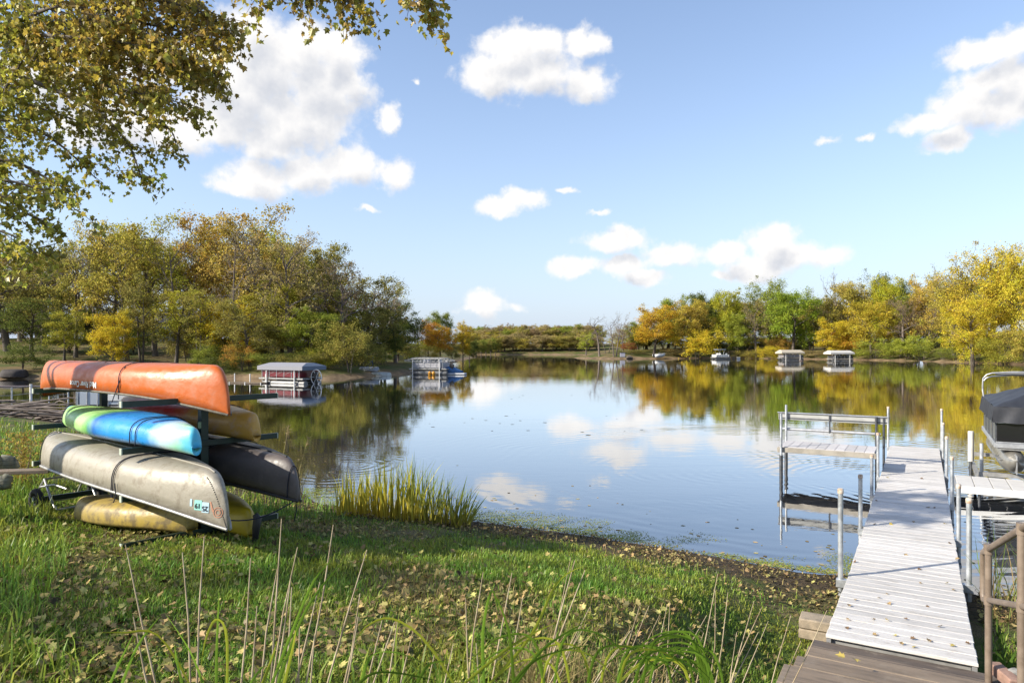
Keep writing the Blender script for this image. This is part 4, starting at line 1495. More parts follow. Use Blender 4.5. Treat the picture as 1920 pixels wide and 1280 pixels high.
def tree_mesh(seed, R=1.0, cb=.28, n1=12, n2=5, n3=4, leaves=22800, lsize=0.0315, spread=0.0629, twigs=0, lean=.0, top=.86, flat=1.0, trunks=1, name='tree', rtr=.022, fill=1.0):
    """a tree of height 1; crown radius about R * .5. Returns the wood and the crown meshes."""
    r = np.random.default_rng(seed)
    wood, tips, tipw = MB(), [], []

    def wob(p, q, k, n=3):
        out = [p]
        for i in range(1, n):
            f = i / n
            out.append(p + (q - p) * f + r.normal(0, k, 3) * np.linalg.norm(q - p))
        return out + [q]

    def branch(p0, d, L, rad, level):
        d = unit(d)
        q = p0 + d * L
        q[2] -= 0.05 * L * (level > 1)
        pts = wob(p0, q, .07 if level < 3 else .05, 3 if level < 3 else 2)
        n = 5 if level == 1 else 3
        wood.tube([tuple(x) for x in pts], [rad * (1 - .75 * i / (len(pts) - 1)) for i in range(len(pts))], n, cap=False)
        if level == 3:
            tips.append(q)
            tips.append(p0 + (q - p0) * .55)
            if twigs:
                for _ in range(twigs):
                    b = p0 + (q - p0) * r.uniform(.3, 1)
                    branch(b, d + r.normal(0, .55, 3) + np.array([0, 0, .25]), L * r.uniform(.4, .8), rad * .5, 4)
            return
        if level == 4:
            tips.append(q)
            return
        m = n2 if level == 1 else n3
        for i in range(m):
            f = .35 + .65 * (i + r.random()) / m
            j = min(int(f * (len(pts) - 1)), len(pts) - 2)
            b = pts[j] + (pts[j + 1] - pts[j]) * (f * (len(pts) - 1) - j)
            nd_ = d * .75 + r.normal(0, .62, 3) + np.array([0, 0, .18])
            branch(b, nd_, L * r.uniform(.34, .58) * (1.1 if level == 1 else 1), rad * .45, level + 1)

    for tk in range(trunks):
        off = np.array([r.normal(0, .03), r.normal(0, .03), 0]) * (trunks > 1)
        tl = np.array([r.normal(0, .05) + lean, r.normal(0, .05), 0]) + off * 3
        sp = [np.array([0, 0, -.03]) + off, np.array([0, 0, .12]) + off + tl * .12, off + np.array([0, 0, .3]) + tl * .35 + r.normal(0, .008, 3), off + np.array([0, 0, .55]) + tl * .7 + r.normal(0, .012, 3),
              off + np.array([0, 0, top - .08]) + tl + r.normal(0, .015, 3)]
        k0 = rtr / math.sqrt(trunks)
        wood.tube([tuple(x) for x in sp], [k0 * 1.35, k0, k0 * .85, k0 * .55, k0 * .15], 8, cap=False)
        zs = np.array([x[2] for x in sp])
        m1 = max(4, n1 // trunks)
        for i in range(m1):
            h = cb + (top - .10 - cb) * (i + .5 * r.random()) / m1
            j = int(np.clip(np.searchsorted(zs, h) - 1, 0, 3))
            f = (h - zs[j]) / (zs[j + 1] - zs[j])
            b = sp[j] + (sp[j + 1] - sp[j]) * f
            a = i * 2.4 + r.uniform(-.5, .5) + tk
            hc = cb + (1 - cb) * .42
            env = R * .5 * math.sqrt(max(.12, 1 - ((h - hc) / (.62 * (1 - cb))) ** 2))
            rise = r.uniform(.25, .75) + .5 * (h - cb) / (1 - cb)
            branch(b, np.array([math.cos(a), math.sin(a), rise]), env * r.uniform(.62, .95), k0 * .42 * (1 - .5 * (h - cb)), 1)
    tips = np.array(tips)
    lo, hi = tips[:, 2].min(), tips[:, 2].max()
    # leaves in clumps about the twig ends
    n = leaves
    w = r.random(len(tips)) ** (1.0 / fill)
    if twigs:
        w *= r.random(len(tips)) < .6
    w /= w.sum()
    ti = r.choice(len(tips), n, p=w)
    g = r.normal(0, 1, (n, 3)) * spread * R * np.array([.62, .62, .45 * flat]) * (.5 + r.random((len(tips), 1))[ti])
    C = tips[ti] + g
    C[:, 2] = np.maximum(C[:, 2], .03)
    ctr = np.array([0, 0, (lo + hi) / 2])
    nrm = r.normal(0, 1, (n, 3)) * .75 + np.array([0, 0, .45]) + (C - ctr) / (np.abs(C - ctr).max() + 1e-6) * .6
    nrm /= np.linalg.norm(nrm, axis=1, keepdims=True)
    t1 = np.cross(nrm, r.normal(0, 1, (n, 3)))
    t1 /= np.linalg.norm(t1, axis=1, keepdims=True)
    t2 = np.cross(nrm, t1)
    s = lsize * r.uniform(.55, 1.25, (n, 1)) * .5
    Vv = np.stack([C - t1 * s, C + t2 * s * .62, C + t1 * s, C - t2 * s * .62], 1)
    cl = np.clip(r.random(len(tips))[ti] * .7 + r.random(n) * .3, 0, 1)
    # bring the whole to height 1 and crown width R
    zt = max(np.percentile(C[:, 2], 99.3), float(np.max(tips[:, 2])) if twigs else 0)
    wx = np.percentile(np.hypot(C[:, 0] - C[:, 0].mean(), C[:, 1] - C[:, 1].mean()), 95)
    sc = np.array([.5 * R / wx, .5 * R / wx, 1 / zt])
    Vv = Vv * sc
    wood.v = [(p[0] * sc[0], p[1] * sc[1], p[2] * sc[2]) for p in wood.v]
    crown = np_mesh(name + '_crown', Vv, 4, M_LEAF, {'rnd': r.random(n), 'clump': cl})
    return wood.mesh(name + '_trunk', M_BARK if not twigs else M_TWIG), crown


PROTO = {}


def proto(k, **kw):
    PROTO[k] = (tree_mesh(name=k, **kw), kw.get('R', 1.0))


proto('round0', seed=1, R=.82, cb=.20, n1=15, n2=6, n3=4, leaves=23370, lsize=0.0210, spread=0.0629)
proto('round1', seed=2, R=.92, cb=.24, n1=14, n2=6, n3=4, leaves=21812, lsize=0.0224, spread=0.0629)
proto('round2', seed=3, R=.78, cb=.16, n1=17, n2=5, n3=4, leaves=24928, lsize=0.0196, spread=0.0666)
proto('loose0', seed=4, R=.74, cb=.26, n1=13, n2=5, n3=4, leaves=11132, lsize=0.0189, spread=0.0555, fill=.6)
proto('loose1', seed=5, R=.68, cb=.30, n1=12, n2=5, n3=4, leaves=9541, lsize=0.0189, spread=0.0518, fill=.5, trunks=2)
proto('loose2', seed=6, R=.80, cb=.22, n1=14, n2=5, n3=4, leaves=12722, lsize=0.0182, spread=0.0592, fill=.6)
proto('sparse0', seed=7, R=.70, cb=.28, n1=12, n2=5, n3=4, leaves=4005, lsize=0.0140, spread=0.0370, twigs=4)
proto('sparse1', seed=8, R=.62, cb=.30, n1=12, n2=5, n3=3, leaves=2945, lsize=0.0140, spread=0.0370, twigs=5, trunks=2)
proto('bare0', seed=9, R=.60, cb=.35, n1=11, n2=5, n3=3, leaves=304, lsize=0.0140, spread=0.0222, twigs=4)
proto('bare1', seed=10, R=.72, cb=.30, n1=11, n2=5, n3=4, leaves=494, lsize=0.0140, spread=0.0222, twigs=3, trunks=2)
proto('oak0', seed=12, R=1.05, cb=.18, n1=13, n2=6, n3=5, leaves=26486, lsize=0.0196, spread=0.0555, rtr=.030)
proto('oak1', seed=13, R=1.10, cb=.24, n1=13, n2=6, n3=5, leaves=23370, lsize=0.0196, spread=0.0555, rtr=.030)
proto('bush0', seed=14, R=1.5, cb=.03, n1=12, n2=5, n3=4, leaves=10906, lsize=0.0385, spread=0.0740, trunks=3, rtr=.02)
proto('bush1', seed=15, R=1.9, cb=.02, n1=12, n2=5, n3=4, leaves=10906, lsize=0.0406, spread=0.0740, trunks=4, rtr=.02)
proto('bush2', seed=16, R=1.2, cb=.05, n1=12, n2=4, n3=4, leaves=6543, lsize=0.0350, spread=0.0666, trunks=3, rtr=.02)

C_YEL, C_YGR, C_GRN, C_DGR = (.58, .47, .055), (.42, .39, .055), (.265, .295, .050), (.150, .175, .042)
C_OLV, C_TAN, C_BRN, C_ORG, C_GOLD = (.31, .275, .070), (.44, .35, .14), (.33, .24, .13), (.64, .36, .045), (.66, .52, .045)
C_GRY, C_RED, C_OLY, C_LIME = (.29, .25, .15), (.36, .15, .07), (.47, .39, .075), (.40, .43, .065)

tree_rng = random.Random(21)


def plant_tree(k, px, Y, top_py, w_px, col, name, label, cat='tree', group=None, dx=0.0, X=None, sink=0.0):
    (wood, crown), R = PROTO[k]
    x = (px - 960) / F * Y if X is None else X
    zg = max(gh(x, Y), -.1) - sink
    H = (CH - (top_py - HY) / F * Y) - zg
    W = w_px / F * Y * 1.12
    r = thing(name, label, cat, (x, Y, zg), tree_rng.uniform(0, 2 * PI), group)
    sx = W / R
    r.scale = (sx, sx, H)
    t = link('stem' if cat == 'shrub' else 'trunk', wood, r)
    c = link('crown' if cat != 'shrub' else 'foliage', crown, r)
    j = tree_rng.uniform(.88, 1.12)
    c.color = (col[0] * j, col[1] * j, col[2], 1)
    return r


GL, GR_, GF = 'trees of the left bank wood', 'trees along the right bank', 'trees of the distant wood'
LEFT = [  # prototype, column, distance, top row, width, colour, name, label
    ('loose2', 15, 84, 470, 190, C_OLV, 'dusky olive tree at the left edge behind the dark covered boat'),
    ('sparse0', 82, 88, 452, 150, C_GRY, 'grey twiggy tree with few leaves, second from the left edge'),
    ('loose1', 140, 80, 436, 130, C_OLV, 'slim olive tree with pale leaves left of the leaning yellow maple'),
    ('sparse1', 185, 84, 430, 120, C_GRY, 'pale twiggy tree rising behind the leaning yellow maple'),
    ('loose0', 238, 78, 424, 130, C_OLY, 'olive yellow tree above the left end of the orange canoe'),
    ('loose2', 292, 82, 416, 150, C_YGR, 'bright yellow green tree in front of the house roof'),
    ('bare1', 340, 80, 405, 140, C_GRY, 'nearly bare grey tree with fine twigs right of the house'),
    ('loose0', 396, 84, 408, 130, (.50, .34, .06), 'tree with thin orange tips over olive boughs, left of the tallest one'),
    ('sparse1', 436, 76, 414, 130, C_GRY, 'grey half bare tree above the tip of the orange canoe'),
    ('loose2', 492, 82, 400, 170, (.46, .35, .09), 'tallest tree of the left wood, orange brown at the top'),
    ('sparse0', 545, 76, 428, 150, C_TAN, 'tan thin leaved tree behind the red pontoon canopy'),
    ('loose1', 596, 80, 462, 110, C_OLV, 'olive brown tree above the right end of the red pontoon canopy'),
    ('sparse0', 640, 78, 488, 130, C_BRN, 'brown twiggy tree behind the big shoreline bush'),
    ('loose0', 686, 86, 520, 110, C_OLV, 'olive tree with a domed top right of the brown twiggy tree'),
    ('sparse1', 716, 92, 530, 90, C_BRN, 'russet brown half bare tree near the end of the left wood'),
    ('bare0', 742, 92, 520, 80, C_GRY, 'bare forked tree against the sky at the end of the left wood'),
    ('round2', 745, 98, 566, 80, C_DGR, 'dark green tree at the foot of the bare forked tree'),
]
for a in LEFT:
    plant_tree(*a[:6], 'bare_tree' if a[0].startswith('bare') else 'deciduous_tree', a[6], group=GL)
UNDER = [
    ('loose2', 60, 76, 560, 120, C_DGR, 'dark green young tree beneath the grey twiggy tree at the left'),
    ('round2', 212, 70, 586, 70, C_GOLD, 'small leaning maple with yellow leaves behind the orange canoe'),
    ('loose0', 120, 74, 585, 70, C_YGR, 'yellow green sapling at the left above the wire fence'),
    ('loose1', 268, 72, 520, 90, C_OLV, 'clump of slim olive trunks left of the house'),
    ('loose0', 330, 74, 545, 100, C_YGR, 'yellow green young tree in front of the house'),
    ('loose1', 376, 72, 540, 90, C_OLV, 'thin dark trunked tree just right of the house'),
    ('round1', 425, 74, 570, 100, C_GOLD, 'glowing yellow tree low behind the tip of the orange canoe'),
    ('loose2', 470, 70, 560, 110, C_OLV, 'low olive tree left of the red pontoon canopy'),
    ('round0', 530, 78, 540, 120, C_YGR, 'yellow green tree low behind the red pontoon canopy'),
    ('round2', 585, 74, 580, 90, C_GRN, 'green young tree at the right of the red pontoon canopy'),
    ('round0', 632, 82, 560, 100, C_YGR, 'yellow green tree right behind the big shoreline bush'),
    ('loose2', 676, 82, 585, 90, C_OLV, 'low olive brown tree between the bush and the metal rowboats'),
    ('round1', 722, 90, 610, 90, C_DGR, 'dark green low tree behind the lakeside chairs'),
]
for a in UNDER:
    plant_tree(*a[:6], 'young_tree', a[6], group=GL)
# deeper rows: told apart by what they rise above
CNAME = {C_OLV: 'olive', C_OLY: 'olive yellow', C_BRN: 'brown', C_YGR: 'yellow green', C_TAN: 'tan', C_GRN: 'green', C_DGR: 'dark green', C_GRY: 'grey'}
LAND_L = [(27, 'the dark covered boat'), (85, 'the left orange canoe tip'), (160, 'the orange canoe lettering'), (212, 'the leaning yellow maple'), (285, 'the orange canoe cord'),
          (340, 'the low house'), (428, 'the right orange canoe tip'), (485, 'the left end of the grey canopy'), (545, 'the middle of the grey canopy'), (605, 'the right end of the grey canopy'), (655, 'the big shoreline bush'), (712, 'the metal rowboats')]
LAND_R = [(1170, 'the grey box'), (1236, 'the white motor boat'), (1308, 'the wide yellow lakeside tree'), (1351, 'the pontoon with a bimini'), (1415, 'the scrub left of the cream lift'), (1481, 'the cream canopy'), (1530, 'the gap between the canopies'),
          (1573, 'the white canopy'), (1640, 'the lime green bush'), (1700, 'the brown bare trees'), (1762, 'the far right dock post'), (1816, 'the white guide post'), (1870, 'the corner of the tarpaulin')]
seen_labels = {}


def deep_label(kind, c, px, land, edge):
    lx, nm = min(land, key=lambda q: abs(q[0] - px))
    if px < -10 or px > 1925:
        nm, lx = edge, px
    rel = 'above' if abs(px - lx) < 8 else ('above and left of' if px < lx else 'above and right of')
    lab = '%s %s %s %s' % (CNAME[c], kind, rel, nm)
    n = seen_labels.get(lab, 0)
    seen_labels[lab] = n + 1
    return lab if n == 0 else lab + (', farther back' if n == 1 else ', farthest back')


for i in range(24):
    px = -260 + i * 42 + tree_rng.uniform(-12, 12)
    Y = tree_rng.uniform(96, 128)
    tp = 440 + max(0, px - 540) * .50 + tree_rng.uniform(-5, 40) if px > 100 else tree_rng.uniform(455, 500)
    if px > 700:
        continue
    c = tree_rng.choice([C_OLV, C_OLY, C_BRN, C_YGR, C_TAN])
    plant_tree(tree_rng.choice(['loose0', 'loose2', 'sparse1', 'sparse0', 'sparse0', 'round2']), px, Y, tp, tree_rng.uniform(120, 180), c,
               'woodland_tree', deep_label('back row tree', c, px, LAND_L, 'the photo edge'), group='trees deep in the left wood')

POINT = [
    ('sparse0', 786, 128, 598, 60, C_BRN, 'brown bare topped tree left of the orange maple'),
    ('round0', 826, 150, 586, 44, C_GRN, 'tall green tree poking up behind the orange maple'),
    ('round1', 826, 122, 613, 52, C_ORG, 'bright orange maple on the left point'),
    ('round2', 803, 138, 602, 34, (0.609, 0.319, 0.058), 'dull orange tree just behind and left of the bright orange maple'),
    ('round2', 868, 142, 605, 34, (0.493, 0.362, 0.043), 'tall yellow and green tree at the tip of the left point'),
    ('bush0', 848, 138, 640, 36, C_OLV, 'grey olive low tree between the orange maple and the point tip'),
    ('round0', 880, 150, 636, 32, C_DGR, 'dark green rounded tree at the very tip of the left point'),
]
for a in POINT:
    plant_tree(*a[:6], 'maple_tree' if 'maple' in a[6] else 'deciduous_tree', a[6], group='trees on the left point')

RIGHT = [
    ('loose1', 1098, 190, 624, 40, C_LIME, 'small yellow green tree at the tip of the right bank'),
    ('bare0', 1124, 182, 588, 46, C_GRY, 'bare pale tree with a curved trunk at the tip of the right bank'),
    ('sparse1', 1138, 190, 618, 36, C_TAN, 'small tan tree between the two bare trees at the tip of the right bank'),
    ('bare1', 1153, 178, 582, 50, C_TAN, 'taller bare tree with brown leaves right of the curved one'),
    ('sparse0', 1168, 190, 604, 42, C_BRN, 'brown half bare tree behind the taller bare tree'),
    ('round1', 1226, 184, 575, 84, (0.580, 0.392, 0.043), 'broad golden yellow tree above the white boat'),
    ('round0', 1196, 194, 604, 40, C_GRN, 'green low tree at the left of the broad golden tree'),
    ('round2', 1266, 196, 556, 56, C_GRN, 'green tree behind the right side of the broad golden tree'),
    ('round0', 1318, 202, 550, 60, C_DGR, 'dark green domed tree behind the orange tinted tree'),
    ('round1', 1302, 190, 564, 62, (.52, .40, .07), 'orange tinted tree above the yellow lakeside tree'),
    ('bush0', 1308, 180, 618, 88, C_GOLD, 'wide bright yellow tree low at the water left of the pontoon with a bimini'),
    ('round1', 1368, 188, 546, 62, (0.435, 0.420, 0.043), 'tall yellow green tree above the pontoon with a bimini'),
    ('round2', 1384, 184, 586, 50, C_GRN, 'mid green tree low behind the pontoon with a bimini'),
    ('oak1', 1446, 186, 524, 92, C_GRN, 'large dark topped green oak behind the cream boat lift'),
    ('sparse0', 1418, 182, 560, 60, C_TAN, 'tan thin leaved tree left of the rounded green maple'),
    ('round0', 1486, 176, 546, 82, (0.290, 0.362, 0.043), 'rounded green and yellow maple above the cream boat lift'),
    ('bare1', 1522, 180, 538, 46, C_GRY, 'pale bare tree right of the rounded green maple'),
    ('loose1', 1548, 178, 548, 50, C_OLV, 'slim olive tree below the tall bare snag'),
    ('bare0', 1570, 184, 500, 44, C_GRY, 'tall bare snag standing above the right bank trees'),
    ('round2', 1562, 166, 598, 58, C_GOLD, 'yellow and orange young maple above the white boat lift'),
    ('oak0', 1600, 178, 528, 96, C_OLY, 'broad olive gold oak right of the tall bare snag'),
    ('oak1', 1668, 190, 513, 88, C_DGR, 'dark green oak rising behind the yellow green tree'),
    ('round1', 1656, 172, 523, 60, (0.493, 0.478, 0.043), 'bright yellow green tree in front of the dark green oak'),
    ('round0', 1634, 160, 566, 76, C_YEL, 'golden tree with drooping boughs right of the white boat lift'),
    ('sparse0', 1690, 156, 560, 80, C_BRN, 'brown bare tree with fine twigs in the middle of the right bank'),
    ('sparse1', 1722, 158, 548, 80, C_BRN, 'second brown bare tree, just right of the first'),
    ('round1', 1736, 172, 522, 80, (.54, .40, .09), 'orange tan tree behind the brown bare trees'),
    ('bare1', 1792, 160, 486, 60, C_GRY, 'bare grey crown showing above the golden trees at the right'),
    ('oak0', 1788, 148, 520, 90, C_OLY, 'gold and olive tree under the bare grey crown'),
    ('oak1', 1866, 136, 460, 140, (0.536, 0.420, 0.051), 'largest golden oak with dark limbs at the right edge'),
    ('oak0', 1824, 128, 560, 90, C_YEL, 'low golden tree left below the largest oak'),
    ('oak0', 1925, 126, 470, 110, (0.522, 0.435, 0.058), 'golden oak cut by the right edge of the photo'),
]
for a in RIGHT:
    plant_tree(*a[:6], {'bare': 'bare_tree', 'oak0': 'oak_tree', 'oak1': 'oak_tree'}.get(a[0] if a[0].startswith('oak') else a[0][:4], 'deciduous_tree'), a[6], group=GR_)
for i in range(20):
    px = 1180 + i * 38 + tree_rng.uniform(-10, 10)
    Y = 206 - max(0, px - 1500) * .12 + tree_rng.uniform(0, 14)
    tp = np.interp(px, [1180, 1260, 1440, 1560, 1660, 1760, 1860, 2000], [612, 575, 552, 560, 545, 545, 500, 470]) + tree_rng.uniform(0, 14)
    c = tree_rng.choice([C_OLV, C_OLY, C_BRN, C_GRN, C_TAN])
    plant_tree(tree_rng.choice(['round1', 'round2', 'loose2', 'oak1', 'sparse0']), px, Y, tp, tree_rng.uniform(60, 95), c, 'woodland_tree',
               deep_label('back row tree', c, px, LAND_R, 'the photo edge'), group='trees behind the right bank row')
for px, Y, tp, w in ((2010, 118, 440, 'first'), (2110, 110, 430, 'second')):
    plant_tree('oak1', px, Y, tp, 150, C_OLY, 'oak_tree', '%s oak of the right bank beyond the right edge of the photo' % w, group='trees beyond the right edge')

BUSH = [
    ('bush0', 655, 70, 604, 104, C_OLV, 'big grey green bush at the water right of the red pontoon'),
    ('bush1', 608, 71, 652, 80, C_YGR, 'low yellow green bush left of the big shoreline bush'),
    ('bush1', 510, 69, 660, 110, C_GRN, 'dark green low bush behind the red pontoon boat'),
    ('bush2', 455, 69, 640, 60, (.46, .28, .06), 'rusty orange bush left of the red pontoon canopy'),
    ('bush1', 420, 69, 668, 80, C_DGR, 'dark low bush behind the tip of the orange canoe'),
    ('bush0', 385, 71, 645, 70, C_GRN, 'green bush at the foot of the thin dark trunks'),
    ('bush1', 565, 69, 662, 90, C_OLV, 'low olive brush on the bank behind the middle of the red pontoon'),
    ('bush0', 350, 76, 610, 80, C_OLV, 'olive thicket under the trees right of the low house'),
    ('bush2', 440, 76, 600, 70, C_YGR, 'yellow green thicket between the dark trunks behind the orange canoe tip'),
    ('bush0', 500, 76, 605, 90, C_OLY, 'ochre thicket high above the left end of the grey canopy'),
    ('bush2', 570, 77, 600, 80, C_OLV, 'olive thicket above the right half of the grey canopy'),
    ('bush1', 690, 78, 640, 70, C_OLV, 'olive thicket right beside the big shoreline bush'),
    ('bush2', 745, 96, 622, 60, C_OLV, 'dusky thicket under the bare forked tree'),
    ('bush0', 250, 84, 612, 90, C_DGR, 'dark green thicket left of the low house'),
    ('bush2', 130, 84, 605, 90, C_OLV, 'shaded thicket at the foot of the slim olive tree'),
    ('bush2', 40, 68, 640, 80, C_DGR, 'dark bush above the covered boat at the left edge'),
    ('bush2', 715, 84, 650, 50, C_GRN, 'green bush behind the lakeside chairs'),
    ('bush1', 762, 104, 638, 66, C_YGR, 'yellow green bush behind the bare frame boat lift'),
    ('bush1', 800, 116, 648, 60, (0.478, 0.377, 0.058), 'ochre bush behind the silver pontoon boat'),
    ('bush1', 1186, 184, 655, 60, C_OLV, 'brush strip left of the white boat'),
    ('bush2', 1176, 188, 640, 30, C_RED, 'small dark red bush behind the brush strip'),
    ('bush1', 1268, 184, 652, 50, C_TAN, 'tan bush right of the white boat'),
    ('bush1', 1402, 182, 656, 50, C_OLY, 'olive scrub right of the pontoon with a bimini'),
    ('bush1', 1442, 176, 648, 44, C_GOLD, 'yellow scrub left of the cream boat lift'),
    ('bush0', 1462, 182, 628, 50, (.46, .30, .07), 'rusty bush behind the cream boat lift'),
    ('bush2', 1505, 184, 635, 40, C_DGR, 'dark spruce like bush right of the cream boat lift'),
    ('bush1', 1530, 172, 656, 60, C_TAN, 'tan scrub between the two boat lifts'),
    ('bush0', 1592, 166, 622, 66, (0.609, 0.362, 0.058), 'orange bush behind the white boat lift'),
    ('bush1', 1642, 158, 640, 80, C_LIME, 'lime green bush right of the white boat lift'),
    ('bush0', 1700, 152, 634, 80, C_LIME, 'light green bush below the brown bare trees'),
    ('bush2', 1724, 150, 622, 44, C_LIME, 'taller light green bush right below the brown bare trees'),
    ('bush1', 1768, 142, 648, 80, C_GRN, 'green bush at the water left of the low golden tree'),
    ('bush0', 1822, 132, 618, 90, (0.493, 0.464, 0.043), 'yellow green bush overhanging the water below the low golden tree'),
    ('bush1', 1880, 122, 632, 90, C_YGR, 'yellow green bush at the water below the largest oak'),
    ('bush0', 1925, 118, 600, 80, C_OLY, 'olive gold bush at the right edge of the photo'),
]
for a in BUSH:
    plant_tree(*a[:6], 'shrub', a[6], 'shrub', group='bushes along the shores')

for i in range(18):      # low growth closing the view under the deeper trees
    px = -240 + i * 52 + tree_rng.uniform(-12, 12)
    if px > 690:
        break
    c = tree_rng.choice([C_OLV, C_OLY, C_BRN, C_DGR, C_YGR])
    plant_tree(tree_rng.choice(['bush0', 'bush1', 'round2']), px, tree_rng.uniform(112, 134), tree_rng.uniform(575, 610), tree_rng.uniform(90, 130), c, 'shrub',
               deep_label('deep wood bush', c, px, LAND_L, 'the photo edge'), 'shrub', group='undergrowth deep in the left wood')
for i in range(20):
    px = 1170 + i * 38 + tree_rng.uniform(-10, 10)
    Y = 202 - max(0, px - 1500) * .14 + tree_rng.uniform(0, 8)
    c = tree_rng.choice([C_OLV, C_OLY, C_BRN, C_DGR, C_GRN])
    plant_tree(tree_rng.choice(['bush0', 'bush1', 'round2']), px, Y, tree_rng.uniform(608, 634), tree_rng.uniform(60, 90), c, 'shrub',
               deep_label('back row bush', c, px, LAND_R, 'the photo edge'), 'shrub', group='undergrowth on the right bank')
FAR = [('olive green', C_OLV), ('tan', C_TAN), ('green', C_GRN), ('yellow tinged', C_OLY), ('brownish', C_BRN)]
for row, (Y, t0, n) in enumerate(((276, 628, 27), (292, 616, 28), (312, 609, 26))):
    for i in range(n):
        px = 876 + i * (250 / n) + tree_rng.uniform(-4, 4)
        k = tree_rng.randrange(5) if row else tree_rng.choice([0, 1, 1, 3, 3, 1])
        edge_drop = max(0, 930 - px) * .18 * (row > 0) + max(0, px - 1050) * .02
        (plant_tree(tree_rng.choice(['round0', 'round1', 'round2', 'bush2']), px, Y + tree_rng.uniform(-5, 5), t0 + edge_drop + tree_rng.uniform(-3, 4), tree_rng.uniform(28, 42), FAR[k][1], 'distant_tree',
                    'small %s tree in the distant wood at the lake end' % FAR[k][0], group=GF))
for i in range(6):
    plant_tree('round2', 884 + i * 9, 246 + i * 4, 640 - i * 1.5, 22, (C_GRN, C_OLV)[i % 2], 'distant_tree', 'small %s tree on the far shore beside the left point' % ('green', 'olive')[i % 2], group=GF)

# ------------------------------------------------------------------ the maple that hangs into the picture, trunk out of frame at the left
maple = thing('maple_tree', 'large maple hanging olive and yellow leafy boughs in from the top left', 'tree', (-11.4, 6.75, gh(-11.4, 6.75)))
MO = Vector(maple.location)
leaf_half = [(0, 0), (.16, .02), (.46, .18), (.30, .34), (.52, .62), (.22, .62), (0, 1.0)]


def leaf_mesh(name, m, size=1.0):
    vs, fs = [], []
    for sgn in (-1, 1):
        o = len(vs)
        for (x, y) in leaf_half:
            vs.append((sgn * x * size, (y - .1) * size, abs(x) * .30 * size - .12 * y * y * size))
        q = list(range(o, o + len(leaf_half)))
        fs.append(tuple(q if sgn > 0 else reversed(q)))
    me = bpy.data.meshes.new(name)
    me.from_pydata(vs, [], fs)
    me.materials.append(m)
    return me


M_MAPLE = leaf_material('maple_leaf', (0.40, 0.375, 0.058), hue=0.11, val=(0.4, 1.45), trans=.48, rough_spec=.04)
M_MAPLES = [leaf_material('maple_leaf_%s' % n, c, hue=.02, val=(.9, .9), trans=.48, rough_spec=.04) for n, c in
            (('olive', (.32, .34, .05)), ('gold', (.58, .47, .06)), ('brown', (.46, .31, .065)))]
BOUGHS = [  # pixel, pixel, distance
    [(-520, 300, 9.2), (-260, 160, 9.0), (0, 62, 8.8), (170, 40, 8.6), (310, 52, 8.4), (425, 95, 8.2)],
    [(0, 62, 8.8), (150, 100, 9.0), (300, 120, 9.2), (400, 150, 9.3)],
    [(-300, 150, 9.4), (-60, 120, 9.6), (90, 165, 9.6), (180, 208, 9.6), (240, 270, 9.5), (268, 345, 9.4)],
    [(180, 208, 9.6), (260, 215, 9.8), (320, 245, 9.9), (330, 285, 9.9)],
    [(-420, 300, 9.6), (-120, 245, 9.8), (20, 225, 9.8), (110, 270, 9.8), (180, 335, 9.7)],
    [(-420, 330, 8.6), (-150, 330, 8.8), (0, 300, 9.0), (80, 330, 9.0), (150, 372, 9.0)],
    [(-480, 420, 8.4), (-160, 390, 8.6), (0, 366, 8.7), (50, 400, 8.7), (105, 425, 8.6)],
    [(-160, 390, 8.6), (-40, 440, 8.8), (30, 470, 8.8), (112, 455, 8.8)],
    [(-260, 160, 9.0), (0, -90, 8.4), (250, -120, 7.6), (480, -80, 7.2), (600, -40, 7.0), (668, 22, 7.0)],
    [(480, -80, 7.2), (660, -90, 6.8), (770, -40, 6.7), (800, 16, 6.7)],
    [(600, -40, 7.0), (500, -25, 7.2), (495, -5, 7.2)],
    [(-260, 160, 9.0), (-80, -20, 9.2), (90, -20, 9.2), (240, -10, 9.0), (380, 10, 8.8)],
    [(0, 62, 8.8), (120, 10, 8.0), (250, 60, 7.9), (360, 130, 7.9)],
    [(-120, 245, 9.8), (0, 180, 10.2), (130, 140, 10.4), (260, 160, 10.4), (350, 190, 10.2)],
    [(-300, 150, 9.4), (-120, 60, 10.2), (60, 10, 10.4), (220, 70, 10.5), (330, 90, 10.4)],
    [(150, 40, 8.6), (260, 0, 8.4), (370, 20, 8.3), (432, 60, 8.2)],
    [(0, 62, 8.8), (100, 130, 8.4), (240, 170, 8.3), (370, 200, 8.3)],
    [(0, 62, 8.8), (130, 70, 8.0), (290, 90, 7.9), (420, 140, 7.9)],
    [(-150, 330, 8.8), (0, 200, 8.6), (110, 215, 8.6), (200, 250, 8.6)],
    [(-160, 390, 8.6), (-30, 340, 8.2), (60, 350, 8.2), (130, 385, 8.2)],
    [(-160, 390, 8.6), (-60, 420, 8.3), (20, 440, 8.2), (70, 478, 8.2)],
    [(-150, 330, 8.8), (-60, 250, 8.4), (20, 150, 8.2), (60, 80, 8.2)],
]
tv, tfa = MB(), MB()
tv.tube([(0, 0, -.3), (.05, 0, .8), (.02, .05, 2.0), (.15, .05, 3.6), (.3, .1, 5.4), (.5, .1, 7.5), (.6, .2, 9.5)], [.40, .33, .29, .27, .25, .22, .08], 14)
tv.build('trunk', M_BARK, maple)
lp, lr, lsz = [], [], []
mr = random.Random(9)
fork = Vector((-11.1, 6.85, 5.2))
